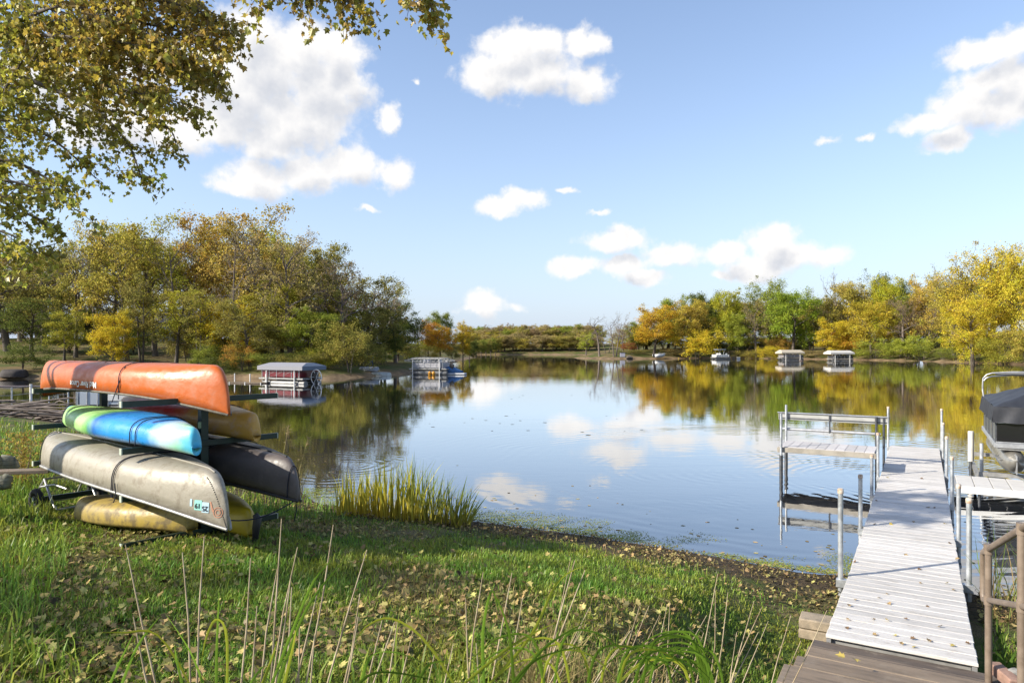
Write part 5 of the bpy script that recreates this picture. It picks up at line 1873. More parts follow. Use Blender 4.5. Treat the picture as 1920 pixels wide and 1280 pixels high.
for bi, bo in enumerate(BOUGHS):
    pts = [at(*q) for q in bo]
    start_r = .055 if bo[0][0] < -200 else .028
    if bo[0][0] <= -300:
        pts = [fork + Vector((0, 0, .25 * (bi % 6)))] + pts
    n = len(pts)
    # smooth the run
    fine = []
    for i in range(n - 1):
        a0, a1, a2, a3 = pts[max(i - 1, 0)], pts[i], pts[i + 1], pts[min(i + 2, n - 1)]
        for k in range(5):
            t = k / 5
            fine.append(.5 * ((2 * a1) + (a2 - a0) * t + (2 * a0 - 5 * a1 + 4 * a2 - a3) * t * t + (3 * a1 - a0 - 3 * a2 + a3) * t ** 3))
    fine.append(pts[-1])
    m = len(fine)
    MB().tube([p - MO for p in fine], [start_r * (1 - .88 * i / (m - 1)) for i in range(m)], 7).build('branch', M_BARK, maple)
    # twigs and leaves
    tw = MB()
    acc = 0
    for i in range(m - 1):
        seg = fine[i + 1] - fine[i]
        c = fine[i]
        pxc = 960 + F * c.x / max(c.y, .1)
        if pxc < -420:
            continue
        pyc = HY - F * (c.z - CH) / max(c.y, .1)
        acc += seg.length * ((22 if pyc < 170 and pxc > 120 else 13) if pxc > -80 else 3.0)
        while acc > 0:
            acc -= 1
            f = i / (m - 1)
            p = fine[i].lerp(fine[i + 1], mr.random())
            d = Vector((mr.gauss(0, 1), mr.gauss(0, 1), mr.gauss(-.25, .8))) + seg.normalized() * .9
            d.normalize()
            Lt = mr.uniform(.22, .62) * (1.15 - .45 * f)
            q = p + d * Lt + Vector((0, 0, -.10 * Lt))
            tw.tube([p - MO, p.lerp(q, .5) - MO + Vector((0, 0, .03)), q - MO], [.006, .004, .002], 3, cap=False)
            nl = mr.randint(17, 26)
            for _ in range(nl):
                t = mr.uniform(.15, 1.05)
                lp.append(p.lerp(q, t) + Vector((mr.gauss(0, .05), mr.gauss(0, .05), mr.gauss(-.02, .05))))
                lr.append((mr.uniform(0, 2 * PI), mr.gauss(-.95, .5), mr.gauss(0, .6)))
                lsz.append(mr.uniform(.040, .088))
    tw.build('twigs', M_TWIG, maple)['kind'] = 'stuff'
nl = len(lp)
vis = [i for i in range(nl) if lp[i].y > 0 and -20 < 960 + F * lp[i].x / lp[i].y < 860 and -20 < HY - F * (lp[i].z - CH) / lp[i].y < 480]
vis.sort(key=lambda i: -lsz[i] / lp[i].y)
own = set(vis[:300])
lms = [leaf_mesh('maple_leaf', m) for m in M_MAPLES]
base = np.array([[(s * x, y - .1, abs(x) * .30 - .12 * y * y) for (x, y) in leaf_half] for s in (-1, 1)])   # 2 x 7 x 3
idx_rest = [i for i in range(nl) if i not in own]
for i in own:
    o = link('leaf', lms[mr.choice((0, 0, 1, 1, 2))], maple, lp[i] - MO)
    o.rotation_euler = (lr[i][1], lr[i][2], lr[i][0])
    o.scale = (lsz[i],) * 3
E_ = np.array([lr[i] for i in idx_rest])
ca, sa = np.cos(E_[:, 0]), np.sin(E_[:, 0])
cb_, sb = np.cos(E_[:, 1]), np.sin(E_[:, 1])
cc, sc = np.cos(E_[:, 2]), np.sin(E_[:, 2])
Z0 = np.zeros_like(ca)
O1 = np.ones_like(ca)
Rz = np.stack([np.stack([ca, -sa, Z0], -1), np.stack([sa, ca, Z0], -1), np.stack([Z0, Z0, O1], -1)], 1)
Rx = np.stack([np.stack([O1, Z0, Z0], -1), np.stack([Z0, cb_, -sb], -1), np.stack([Z0, sb, cb_], -1)], 1)
Ry = np.stack([np.stack([cc, Z0, sc], -1), np.stack([Z0, O1, Z0], -1), np.stack([-sc, Z0, cc], -1)], 1)
Rm = Rz @ Ry @ Rx
Pp = np.array([lp[i] - MO for i in idx_rest])
Ss = np.array([lsz[i] for i in idx_rest])
VV = np.einsum('kij,abj->kabi', Rm, base) * Ss[:, None, None, None] + Pp[:, None, None, :]
k = len(idx_rest)
rn = RNG.random(k)
# olive lower and inner boughs, yellower ones high on the right
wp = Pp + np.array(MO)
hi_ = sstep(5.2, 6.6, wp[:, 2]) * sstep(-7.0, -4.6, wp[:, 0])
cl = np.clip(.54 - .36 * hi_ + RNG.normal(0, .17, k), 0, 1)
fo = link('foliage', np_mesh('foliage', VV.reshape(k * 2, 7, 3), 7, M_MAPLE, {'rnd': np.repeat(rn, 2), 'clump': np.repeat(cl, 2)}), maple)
fo['kind'] = 'stuff'

# trees standing out of the picture on the left and behind, whose crowns dapple the lawn
for k, x, y, H, W, col, lab in (('sparse0', -13.0, 2.5, 7.0, 3.6, C_OLY, 'thin leaved tree out of the picture to the left'),):
    (wood, crown), R = PROTO[k]
    r = thing('deciduous_tree', lab, 'tree', (x, y, gh(x, y)), 1.0)
    r.scale = (W / R / 1.1, W / R / 1.1, H)
    link('trunk', wood, r)
    c = link('crown', crown, r)
    c.color = (*col, 1)
# ------------------------------------------------------------------ reeds and weeds
def blade_mesh(name, m, w, bend, n=6, fold=.25):
    """a leaf blade of height 1 along z, arching towards +y"""
    vs, fs = [], []
    for i in range(n + 1):
        t = i / n
        y = bend * t ** 2.2
        z = t * (1 - .45 * bend * t) if bend < 1 else math.sin(min(t * 1.9, 2.6)) * .75
        ww = w * (1 - t ** 2.2) + w * .03
        vs += [(-ww, y + fold * ww, z), (0, y, z), (ww, y + fold * ww, z)]
    for i in range(n):
        a = i * 3
        fs += [(a, a + 1, a + 4, a + 3), (a + 1, a + 2, a + 5, a + 4)]
    me = bpy.data.meshes.new(name)
    me.from_pydata(vs, [], fs)
    me.polygons.foreach_set('use_smooth', [True] * len(fs))
    me.materials.append(m)
    return me


def solid_leaf(name, col, trans=.4, alt=None):
    m = bpy.data.materials.new(name)
    m.use_nodes = True
    t = m.node_tree
    for n in list(t.nodes):
        t.nodes.remove(n)
    oi = nd(t, 'ShaderNodeObjectInfo')
    hs = nd(t, 'ShaderNodeHueSaturation')
    mx0 = nd(t, 'ShaderNodeMix', data_type='RGBA')
    tcn = nd(t, 'ShaderNodeTexCoord')
    sp = nd(t, 'ShaderNodeSeparateXYZ')
    lk(t, tcn.outputs['Object'], sp.inputs[0])
    lk(t, smooth(t, sp.outputs[2], .0, 1.0), mx0.inputs['Factor'])
    mx0.inputs['A'].default_value = (*(alt or col), 1)
    mx0.inputs['B'].default_value = (*col, 1)
    lk(t, mx0.outputs['Result'], hs.inputs['Color'])
    lk(t, math_node(t, 'ADD', .6, math_node(t, 'MULTIPLY', oi.outputs['Random'], .8)), hs.inputs['Value'])
    df, tr = nd(t, 'ShaderNodeBsdfDiffuse'), nd(t, 'ShaderNodeBsdfTranslucent')
    lk(t, hs.outputs[0], df.inputs[0])
    lk(t, hs.outputs[0], tr.inputs[0])
    mx = nd(t, 'ShaderNodeMixShader')
    mx.inputs[0].default_value = trans
    lk(t, df.outputs[0], mx.inputs[1])
    lk(t, tr.outputs[0], mx.inputs[2])
    o = nd(t, 'ShaderNodeOutputMaterial')
    lk(t, mx.outputs[0], o.inputs[0])
    return m


pr = random.Random(33)
m_cy = solid_leaf('cattail_yellow', (.52, .49, .06), alt=(.52, .42, .06))
m_cg = solid_leaf('cattail_green', (.20, .27, .05), alt=(.38, .34, .06))
cat_y = [blade_mesh('cattail_blade', m_cy, .013, b) for b in (.05, .15, .3)]
cat_g = [blade_mesh('cattail_blade', m_cg, .013, b) for b in (.06, .18, .38)]
cc = on_z(752, 982, .12)
cattail = thing('cattail_clump', 'dense clump of yellow and green cattails at the water edge', 'cattails', (cc.x, cc.y, gh(cc.x, cc.y)))
for i in range(430):
    f = pr.random()
    px = 632 + 240 * f ** .95 if i < 405 else pr.uniform(866, 882)
    Y = 11.55 + pr.uniform(-.32, .45) + .2 * math.sin(f * 5)
    x = (px - 960) / F * Y
    z = max(gh(x, Y), -.05)
    green = pr.random() < sstep(.3, .75, np.array((px - 632) / 240)) * .85 + .1
    o = link('blade', pr.choice(cat_g if green else cat_y), cattail, (x - cc.x, Y - cc.y, z - cattail.location.z - .02))
    h = pr.uniform(.62, 1.1) * (.80 + .35 * math.exp(-((px - 760) / 60) ** 2)) * (.75 if i >= 405 else 1)
    out = (px - 740) / 130
    o.scale = (pr.uniform(.7, 1.3), h * pr.uniform(.6, 1.3), h)
    o.rotation_euler = (pr.gauss(0, .09), pr.gauss(0, .07) + max(0, out) * pr.uniform(.05, .42) + (.5 * pr.random() if i >= 405 else 0), pr.uniform(0, 2 * PI) if out < .4 else pr.gauss(-1.57, .6))

# bulrushes by the handrail
m_br = solid_leaf('bulrush_green', (.14, .22, .05), alt=(.20, .22, .07))
m_bd = solid_leaf('bulrush_dry', (.34, .24, .10))
rush = [blade_mesh('rush_blade', m_br, .006, b) for b in (.05, .25, .55)] + [blade_mesh('rush_blade', m_bd, .006, .4)]
rc = Vector((5.75, 7.9, 0))
bul = thing('bulrush_clump', 'thin green bulrushes growing between the dock and the brown handrail', 'reeds', (rc.x, rc.y, gh(rc.x, rc.y)))
for i in range(150):
    x, y = rc.x + pr.gauss(.1, .42), rc.y + pr.gauss(-.1, .55)
    if (x - DL0.x) * RR.x + (y - DL0.y) * RR.y < DW + .16:
        continue
    o = link('blade', pr.choice(rush), bul, (x - rc.x, y - rc.y, max(gh(x, y), -.1) - bul.location.z))
    h = pr.uniform(.4, 1.15)
    o.scale = (pr.uniform(.8, 1.3), h, h)
    o.rotation_euler = (pr.gauss(0, .16), pr.gauss(0, .16), pr.uniform(0, 6.28))

# low leafy weeds at the foot of the rail
fern_m = solid_leaf('weed_green', (.10, .17, .03), trans=.45)
wd = [blade_mesh('weed_blade', fern_m, .016, b) for b in (.5, .8)]
for cx, cy, n, lab in ((5.05, 6.75, 60, 'low green weeds in the shade right of the dock end'), (4.62, 6.0, 46, 'leafy green weeds behind the brown handrail post')):
    w = thing('weed_tuft', lab, 'weeds', (cx, cy, gh(cx, cy)))
    for i in range(n):
        x, y = cx + pr.gauss(0, .28), cy + pr.gauss(0, .38)
        if (x - DL0.x) * RR.x + (y - DL0.y) * RR.y < DW + .12:
            continue
        o = link('blade', pr.choice(wd), w, (x - cx, y - cy, gh(x, y) - w.location.z))
        h = pr.uniform(.15, .42)
        o.scale = (pr.uniform(.5, 1.2), h, h)
        o.rotation_euler = (pr.gauss(0, .3), pr.gauss(0, .3), pr.uniform(0, 6.28))

# dry stalks and arching green blades right in front of the camera
M_STALK = material('dry_stalk', (.42, .34, .22), .8, col2=(.27, .20, .12), scale=9)
m_lily = solid_leaf('daylily_green', (.16, .27, .030), trans=.5, alt=(.08, .15, .025))
m_lily2 = solid_leaf('daylily_yellow', (.34, .37, .04), trans=.5, alt=(.20, .26, .03))


def stalk(parent, base, tip, r=.0042):
    L0 = Vector(parent.location)
    b, t = Vector(base) - L0, Vector(tip) - L0
    mid = b.lerp(t, .5) + Vector((pr.gauss(0, .02), pr.gauss(0, .02), pr.gauss(.01, .015)))
    MB().tube([b, b.lerp(mid, .5) + Vector((pr.gauss(0, .006), 0, 0)), mid, mid.lerp(t, .5) + Vector((pr.gauss(0, .006), 0, .004)), t], [r * 1.3, r * 1.15, r, r * .85, r * .45], 6).build('stalk', M_STALK, parent)


def ribbon(parent, pts, w, m):
    L0 = Vector(parent.location)
    pts = [Vector(p) - L0 for p in pts]
    n = 14
    vs, fs = [], []
    P = []
    k = len(pts)
    for i in range(n + 1):
        t = i / n * (k - 1)
        j = min(int(t), k - 2)
        f = t - j
        a0, a1, a2, a3 = pts[max(j - 1, 0)], pts[j], pts[j + 1], pts[min(j + 2, k - 1)]
        P.append(.5 * ((2 * a1) + (a2 - a0) * f + (2 * a0 - 5 * a1 + 4 * a2 - a3) * f * f + (3 * a1 - a0 - 3 * a2 + a3) * f ** 3))
    for i, p in enumerate(P):
        d = (P[min(i + 1, n)] - P[max(i - 1, 0)]).normalized()
        s = d.cross(Vector((.2, 1, .3))).normalized()
        up_ = s.cross(d)
        ww = w * (1 - (i / n) ** 3) * (.6 + .4 * min(1, i / 3)) + .0006
        vs += [p - s * ww + up_ * ww * .35, p, p + s * ww + up_ * ww * .35]
    for i in range(n):
        a = i * 3
        fs += [(a, a + 1, a + 4, a + 3), (a + 1, a + 2, a + 5, a + 4)]
    me = MB().add(vs, fs, True).mesh('blade', m)
    link('blade', me, parent)


def tuft(label, px, Y):
    x = (px - 960) / F * Y
    return thing('weed_tuft', label, 'weeds', (x, Y, gh(x, Y)), group='weeds in front of the camera')


def bp(px, Y):
    x = (px - 960) / F * Y
    return Vector((x, Y, gh(x, Y) - .03))


SPEC = [
    ('dry stalks and yellowing blades at the bottom left of the lawn', 370, 2.55,
     [((385, 2.5), (235, 1020, 2.9)), ((395, 2.5), (342, 1035, 2.9)), ((400, 2.5), (383, 1005, 2.95)), ((420, 2.5), (470, 1045, 2.9)), ((445, 2.5), (482, 1135, 2.8)), ((350, 2.45), (250, 1155, 2.7))],
     [([(380, 1330, 2.45), (300, 1195, 2.5), (230, 1186, 2.6), (178, 1186, 2.6)], 1), ([(210, 1330, 2.4), (255, 1215, 2.5), (300, 1155, 2.6)], 0), ([(190, 1320, 2.4), (215, 1260, 2.45), (250, 1188, 2.5)], 0),
      ([(395, 1330, 2.4), (360, 1230, 2.45), (310, 1150, 2.6)], 0), ([(425, 1320, 2.4), (424, 1190, 2.4), (404, 1162, 2.42), (385, 1200, 2.45), (376, 1255, 2.5)], 1),
      ([(405, 1320, 2.4), (406, 1210, 2.4), (411, 1110, 2.45)], 0), ([(350, 1320, 2.4), (330, 1235, 2.4), (327, 1205, 2.45)], 0)]),
    ('tall pale stalks with two upright green blades left of centre', 520, 2.6,
     [((480, 2.55), (528, 972, 3.0)), ((478, 2.6), (558, 1025, 3.0)), ((500, 2.55), (546, 1077, 2.9)), ((515, 2.6), (625, 983, 3.05)), ((505, 2.55), (547, 1100, 2.85)), ((455, 2.5), (520, 1065, 2.9)), ((470, 2.6), (600, 1090, 2.9)),
      ((530, 2.6), (688, 1030, 3.0)), ((545, 2.55), (562, 1165, 2.8)), ((520, 2.5), (590, 1190, 2.7))],
     [([(490, 1330, 2.5), (545, 1190, 2.55), (585, 1095, 2.6), (622, 1048, 2.7)], 0), ([(505, 1330, 2.5), (570, 1150, 2.55), (643, 1052, 2.7)], 0), ([(470, 1330, 2.45), (500, 1260, 2.45), (520, 1200, 2.5)], 1),
      ([(455, 1330, 2.4), (470, 1280, 2.4), (497, 1245, 2.45)], 0), ([(520, 1330, 2.4), (545, 1230, 2.45), (555, 1180, 2.5)], 1)]),
    ('leaning straw stalks and an arching green blade in the middle', 680, 2.6,
     [((590, 2.6), (675, 1112, 2.9)), ((605, 2.6), (672, 1155, 2.8)), ((640, 2.6), (717, 1160, 2.85)), ((600, 2.5), (740, 1165, 2.8)), ((690, 2.6), (745, 1165, 2.9)), ((650, 2.6), (775, 1180, 2.8)), ((745, 2.6), (815, 1225, 2.8)), ((790, 2.6), (850, 1206, 2.8))],
     [([(668, 1330, 2.4), (690, 1238, 2.45), (735, 1222, 2.55), (790, 1240, 2.6)], 0), ([(880, 1330, 2.5), (800, 1205, 2.5), (735, 1160, 2.55), (690, 1172, 2.6), (668, 1198, 2.65)], 1), ([(640, 1330, 2.4), (700, 1262, 2.4), (820, 1275, 2.45)], 0),
      ([(760, 1330, 2.4), (800, 1250, 2.45), (840, 1240, 2.5)], 0)]),
    ('folded bright green blades among thin stalks right of centre', 940, 2.65,
     [((850, 2.7), (906, 1072, 3.0)), ((870, 2.7), (873, 1120, 2.9)), ((880, 2.7), (960, 1073, 3.0)), ((900, 2.7), (893, 1205, 2.8)), ((935, 2.7), (980, 1120, 2.9)), ((915, 2.6), (1078, 1050, 3.0)), ((960, 2.7), (1097, 1068, 3.0))],
     [([(965, 1330, 2.5), (955, 1190, 2.5), (925, 1108, 2.55)], 0), ([(910, 1330, 2.5), (905, 1190, 2.5), (922, 1108, 2.55), (935, 1150, 2.6)], 0), ([(860, 1290, 2.5), (960, 1210, 2.5), (1045, 1165, 2.6)], 1), ([(880, 1320, 2.5), (990, 1200, 2.55), (1045, 1092, 2.7), (1095, 1060, 2.8)], 1),
      ([(930, 1330, 2.4), (1000, 1240, 2.4), (1110, 1207, 2.5)], 0), ([(955, 1300, 2.4), (1020, 1215, 2.45), (1100, 1165, 2.5)], 0)]),
]
for lab, px, Y, stalks, blades in SPEC:
    t_ = tuft(lab, px, Y)
    for (b, q) in stalks:
        stalk(t_, bp(b[0], b[1]), at(*q))
    for pts, kind in blades:
        ribbon(t_, [at(*p) for p in pts], .0052, m_lily2 if kind else m_lily)
SPEC2 = [('thicket of thin straw stalks below the muddy shore', 1120, 3.0, 9, (1040, 1250), (1040, 1200)), ('thicket of leaning straw stalks beside the long grass', 1270, 3.1, 11, (1160, 1420), (1075, 1230)),
         ('last leaning straw stalks before the wooden steps', 1420, 3.3, 6, (1360, 1540), (1130, 1240))]
for lab, px, Y, n, (xa_, xb_), (ya_, yb_) in SPEC2:
    t_ = tuft(lab, px, Y)
    for i in range(n):
        tx = pr.uniform(xa_, xb_)
        b = bp(tx - pr.uniform(20, 190), Y + pr.uniform(-.35, .25))
        stalk(t_, b, at(tx + pr.uniform(0, 40), pr.uniform(ya_, yb_), Y + pr.uniform(.0, .5)), .0030)
    for i in range(10):
        x0 = pr.uniform(xa_ - 60, min(xb_ - 60, 1370))
        s_ = pr.choice((-1, 1)) if x0 < 1250 else -1
        yy = pr.uniform(1195, 1250)
        ribbon(t_, [at(x0, 1330, Y - .5), at(x0 + s_ * 25, yy, Y - .5), at(x0 + s_ * 90, yy - 8, Y - .45), at(x0 + s_ * 150, yy + 40, Y - .4)], .0045, pr.choice((m_lily, m_lily2, m_lily)))
# matted straw under the thickets
keepst = lambda X, Y, s: np.where((X > .05) & (X < 1.75) & (Y < 4.1), 1.0, 0)
tag(link('matted_straw', grass_mesh(3200, 2.8, 4.1, .16, .34, .0030, 'matted_straw', keepst, M_DRYGRASS)), 'matted straw and dead leaves below the thin stalks', kind='stuff')
keeplf = lambda X, Y, s: np.where((Y < 4.2), np.clip(vnoise(X, Y, 1.2) * 2 - .7, 0, 1), 0)
tag(link('coarse_grass', grass_mesh(2600, 2.7, 4.2, .14, .30, .0045, 'coarse_grass', keeplf, M_GRASS)), 'coarse broad green grass along the bottom of the photo', kind='stuff')

# a few reeds with seed heads by the black canoe, and the golden weed at the left edge
M_SEED = material('seed_head', (.36, .27, .13), .9)


def seed_reed(label, base, tip, head=True):
    r = thing('reed_stalk', label, 'reed', base, 0, 'reeds beside the black canoe')
    t = Vector(tip) - Vector(base)
    mid = t * .55 + Vector((-.03, 0, .05))
    MB().tube([(0, 0, -.05), mid, t], [.006, .005, .003], 6).build('stalk', material('reed_tan', (.36, .29, .12), .8), r)
    if head:
        hm = MB()
        for i in range(26):
            f = pr.random()
            c = mid.lerp(t, .72 + .30 * f)
            hm.tube([c, c + Vector((pr.gauss(.02, .03), pr.gauss(0, .02), pr.uniform(-.02, .06)))], [.006, .001], 4)
        hm.build('seed_head', M_SEED, r)['kind'] = 'stuff'
    for i in range(2):
        L = pr.uniform(.3, .5)
        o = link('blade', pr.choice(cat_y), r, tuple(mid * pr.uniform(.1, .5)))
        o.scale = (1, L, L)
        o.rotation_euler = (pr.gauss(0, .3), pr.gauss(0, .3), pr.uniform(0, 6.28))
    return r


for (a, b, lab, hd) in (((522, 880, 11.6), (541, 800, 11.6), 'tan reed with a drooping seed head left of the other one', True), ((552, 878, 11.4), (578, 820, 11.4), 'tan reed with a spreading seed head nearest the open water', True),
                        ((560, 915, 11.2), (581, 878, 11.2), 'short headless reed beside the black canoe tip', False)):
    p = at(*a)
    seed_reed(lab, (p.x, p.y, max(gh(p.x, p.y), 0)), at(*b), hd)
gw = at(44, 868, 11.2)
gold = thing('dry_weed', 'bushy golden dried weed beside the log at the left edge', 'weeds', (gw.x, gw.y, gh(gw.x, gw.y)))
m_gold = leaf_material('golden_leaf', (.46, .34, .085), hue=.06, val=(.5, 1.3), trans=.4)
gm = MB()
n = 1400
ang, rad_ = RNG.uniform(0, 6.28, n), np.abs(RNG.normal(0, .27, n))
hz = RNG.random(n) ** .8 * .85
C = np.stack([np.cos(ang) * rad_ * (.5 + hz), np.sin(ang) * rad_ * (.5 + hz), hz], -1)
t1 = RNG.normal(0, 1, (n, 3))
t1 /= np.linalg.norm(t1, axis=1, keepdims=True)
t2 = np.cross(t1, RNG.normal(0, 1, (n, 3)))
t2 /= np.linalg.norm(t2, axis=1, keepdims=True)
sz = RNG.uniform(.012, .030, (n, 1))
fo = link('foliage', np_mesh('golden_leaves', np.stack([C - t1 * sz, C + t2 * sz * .5, C + t1 * sz, C - t2 * sz * .5], 1), 4, m_gold, {'rnd': RNG.random(n), 'clump': RNG.random(n)}), gold)
fo['kind'] = 'stuff'
for i in range(9):
    MB().tube([(0, 0, -.05), (pr.gauss(0, .07), pr.gauss(0, .07), .45), (pr.gauss(0, .22), pr.gauss(0, .22), pr.uniform(.7, 1.0))], [.008, .006, .003], 5).build('stem', M_STALK, gold)

# log, board and stump at the left edge
M_LOG = material('grey_log', (.13, .125, .095), .9, col2=(.23, .23, .18), scale=5, stretch=(1, 1, 6), bump=.8, bscale=12)
p0, p1 = at(-40, 872, 9.6), at(33, 868, 9.9)
o = MB().tube([p0.lerp(p1, i / 12) + Vector((0, pr.gauss(0, .012), pr.gauss(0, .012))) for i in range(13)], [pr.uniform(.09, .125) for _ in range(12)] + [.06], 14).build('log', M_LOG)
tag(o, 'short grey green log lying on a board at the left edge', 'log')
p0, p1 = at(-60, 884, 9.3), at(96, 884, 9.5)
o = MB()
d = (p1 - p0)
o.box(p0.lerp(p1, .5), (d.length, .20, .05), Matrix.Rotation(math.atan2(d.y, d.x), 3, 'Z'), .006)
tag(o.build('board', M_TIMBER), 'weathered board lying under the grey log at the left edge', 'board')
p0, p1 = at(-30, 912, 9.0), at(22, 900, 9.2)
tag(MB().tube([p0.lerp(p1, i / 10) + Vector((0, pr.gauss(0, .01), pr.gauss(0, .01))) for i in range(11)], [pr.uniform(.08, .115) for _ in range(10)] + [.05], 12).build('log', M_LOG), 'second brown log below the board at the left edge', 'log')

# brush pile and fence by the cove
bpile = thing('brush_pile', 'tangle of grey dead branches on the shore left of the green kayak', 'branches', tuple(on_z(70, 775, .1)))
L0 = Vector(bpile.location)
for i in range(70):
    q = on_z(pr.uniform(-60, 175), pr.uniform(762, 792), .1)
    q.z = max(gh(q.x, q.y), .02) + pr.uniform(.02, .4)
    a = pr.gauss(0, .35)
    L = pr.uniform(1.2, 4.5)
    d = Vector((math.cos(a), math.sin(a) * .6, pr.gauss(.03, .10))) * L
    MB().tube([q - d * .5 - L0, q - L0 + Vector((0, 0, pr.gauss(.05, .10))), q + d * .5 - L0], [pr.uniform(.03, .075), .035, .008], 5).build('branch', M_TWIG, bpile)
fence = thing('wire_fence', 'old wire fence with pale posts beside the cove at the left edge', 'fence', tuple(on_z(40, 772, 0)))
L0 = Vector(fence.location)
fp = []
for i, px in enumerate((-60, -20, 22, 58, 92, 128)):
    q = on_z(px, 770 - i * 2, 0)
    q.z = max(gh(q.x, q.y), -.1)
    t_ = at(px, 726 if px != 58 else 720, q.y)
    fp.append((q, t_))
    MB().tube([q - L0 - Vector((0, 0, .2)), Vector((q.x, q.y, t_.z)) - L0], .035 if px != 58 else .06, 8).build('post', M_WHITE if px == 58 else M_GALV, fence)
for h in (.15, .4, .65, .95):
    MB().tube([q.lerp(Vector((q.x, q.y, t_.z)), h) - L0 for q, t_ in fp], .012, 4).build('wire', M_ALUD, fence)
q0, q1 = at(-120, 726, 36), at(84, 724, 40)
tag(MB().tube([q0, q0.lerp(q1, .5), q1], .05, 8).build('pink_pipe', material('pinkish_pipe', (.42, .30, .25), .6)), 'long pinkish pipe rail along the cove at the left edge', 'pipe')


# ------------------------------------------------------------------ far boats
M_DECKW = material('off_white_edge', (.34, .335, .32), .5, var=.3, scale=3)
M_TUBE = material('dull_pontoon', (.20, .20, .20), .5, var=.3, scale=2, metal=.3)
def pontoon_far(label, loc, rz, L, W, wall, deckz, tube_r=.33, seat=None, stripe=None, motor=True, bimini=None, name='pontoon_boat'):
    b = thing(name, label, 'boat', loc, rz)
    for y in (-W / 2 + .35, W / 2 - .35):
        MB().tube([(-L / 2, y, deckz - .12 - tube_r), (-L / 2 + .1, y, deckz - .12 - tube_r), (L / 2 - .7, y, deckz - .12 - tube_r), (L / 2 - .2, y, deckz - .02 - tube_r), (L / 2, y, deckz + .08 - tube_r)],
                  [tube_r * .9, tube_r, tube_r, tube_r * .6, .03], 14).build('pontoon_tube', M_TUBE, b)
    MB().box((0, 0, deckz), (L, W, .13), bev=.02).build('deck', M_DECKW, b)
    for y in (-W / 2 + .06, W / 2 - .06):
        pn = MB().box((.1, y, deckz + .42), (L - .9, .05, .56), bev=.01).build('side_panel', wall, b)
        if stripe:
            for k in range(3):
                MB().tube([(-L * .28 + k * .9 + i * .16, y - math.copysign(.032, -y), deckz + .60 - .36 * (i / 7) ** 1.5) for i in range(8)], .014, 5).build('stripe', stripe, pn)
    for x in (-L / 2 + .42, L / 2 - .36):
        MB().box((x, 0, deckz + .42), (.05, W - .2, .56)).build('end_panel', wall, b)
    for x in np.linspace(-L / 2 + .42, L / 2 - .36, 6):
        for y in (-W / 2 + .03, W / 2 - .03):
            MB().tube([(x, y, deckz), (x, y, deckz + .74)], .025, 6).build('fence_upright', M_ALU, b)
    st = seat or M_WHITE
    for x, y in ((L * .22, W * .25), (L * .22, -W * .25), (-L * .18, W * .25)):
        s = MB().box((x, y, deckz + .45), (1.0, .75, .42), bev=.08).build('seat', st, b)
        MB().box((x - .45, y, deckz + .78), (.18, .75, .5), bev=.06).build('seat_back', st, s)
    MB().box((-.2, -W * .2, deckz + .6), (.5, .6, .9), bev=.06).build('console', M_DARKSTEEL, b)
    if motor:
        mo = MB().box((-L / 2 - .25, 0, deckz + .25), (.42, .38, .62), bev=.1).build('outboard_motor', M_BLACK, b)
        MB().box((-L / 2 - .25, 0, deckz - .45), (.16, .12, .9), bev=.03).build('motor_leg', M_BLACK, mo)
    if bimini:
        z = deckz + 1.95
        tp = MB()
        tp.box((.2, 0, z), (2.3, W - .3, .10), bev=.05)
        tp.build('bimini_top', bimini, b)
        for x in (-.6, 1.0):
            for y in (-W / 2 + .2, W / 2 - .2):
                MB().tube([(x * .6 + .1, y, deckz + .7), (x + .1, y, z)], .025, 6).build('bimini_leg', M_ALU, b)
    return b


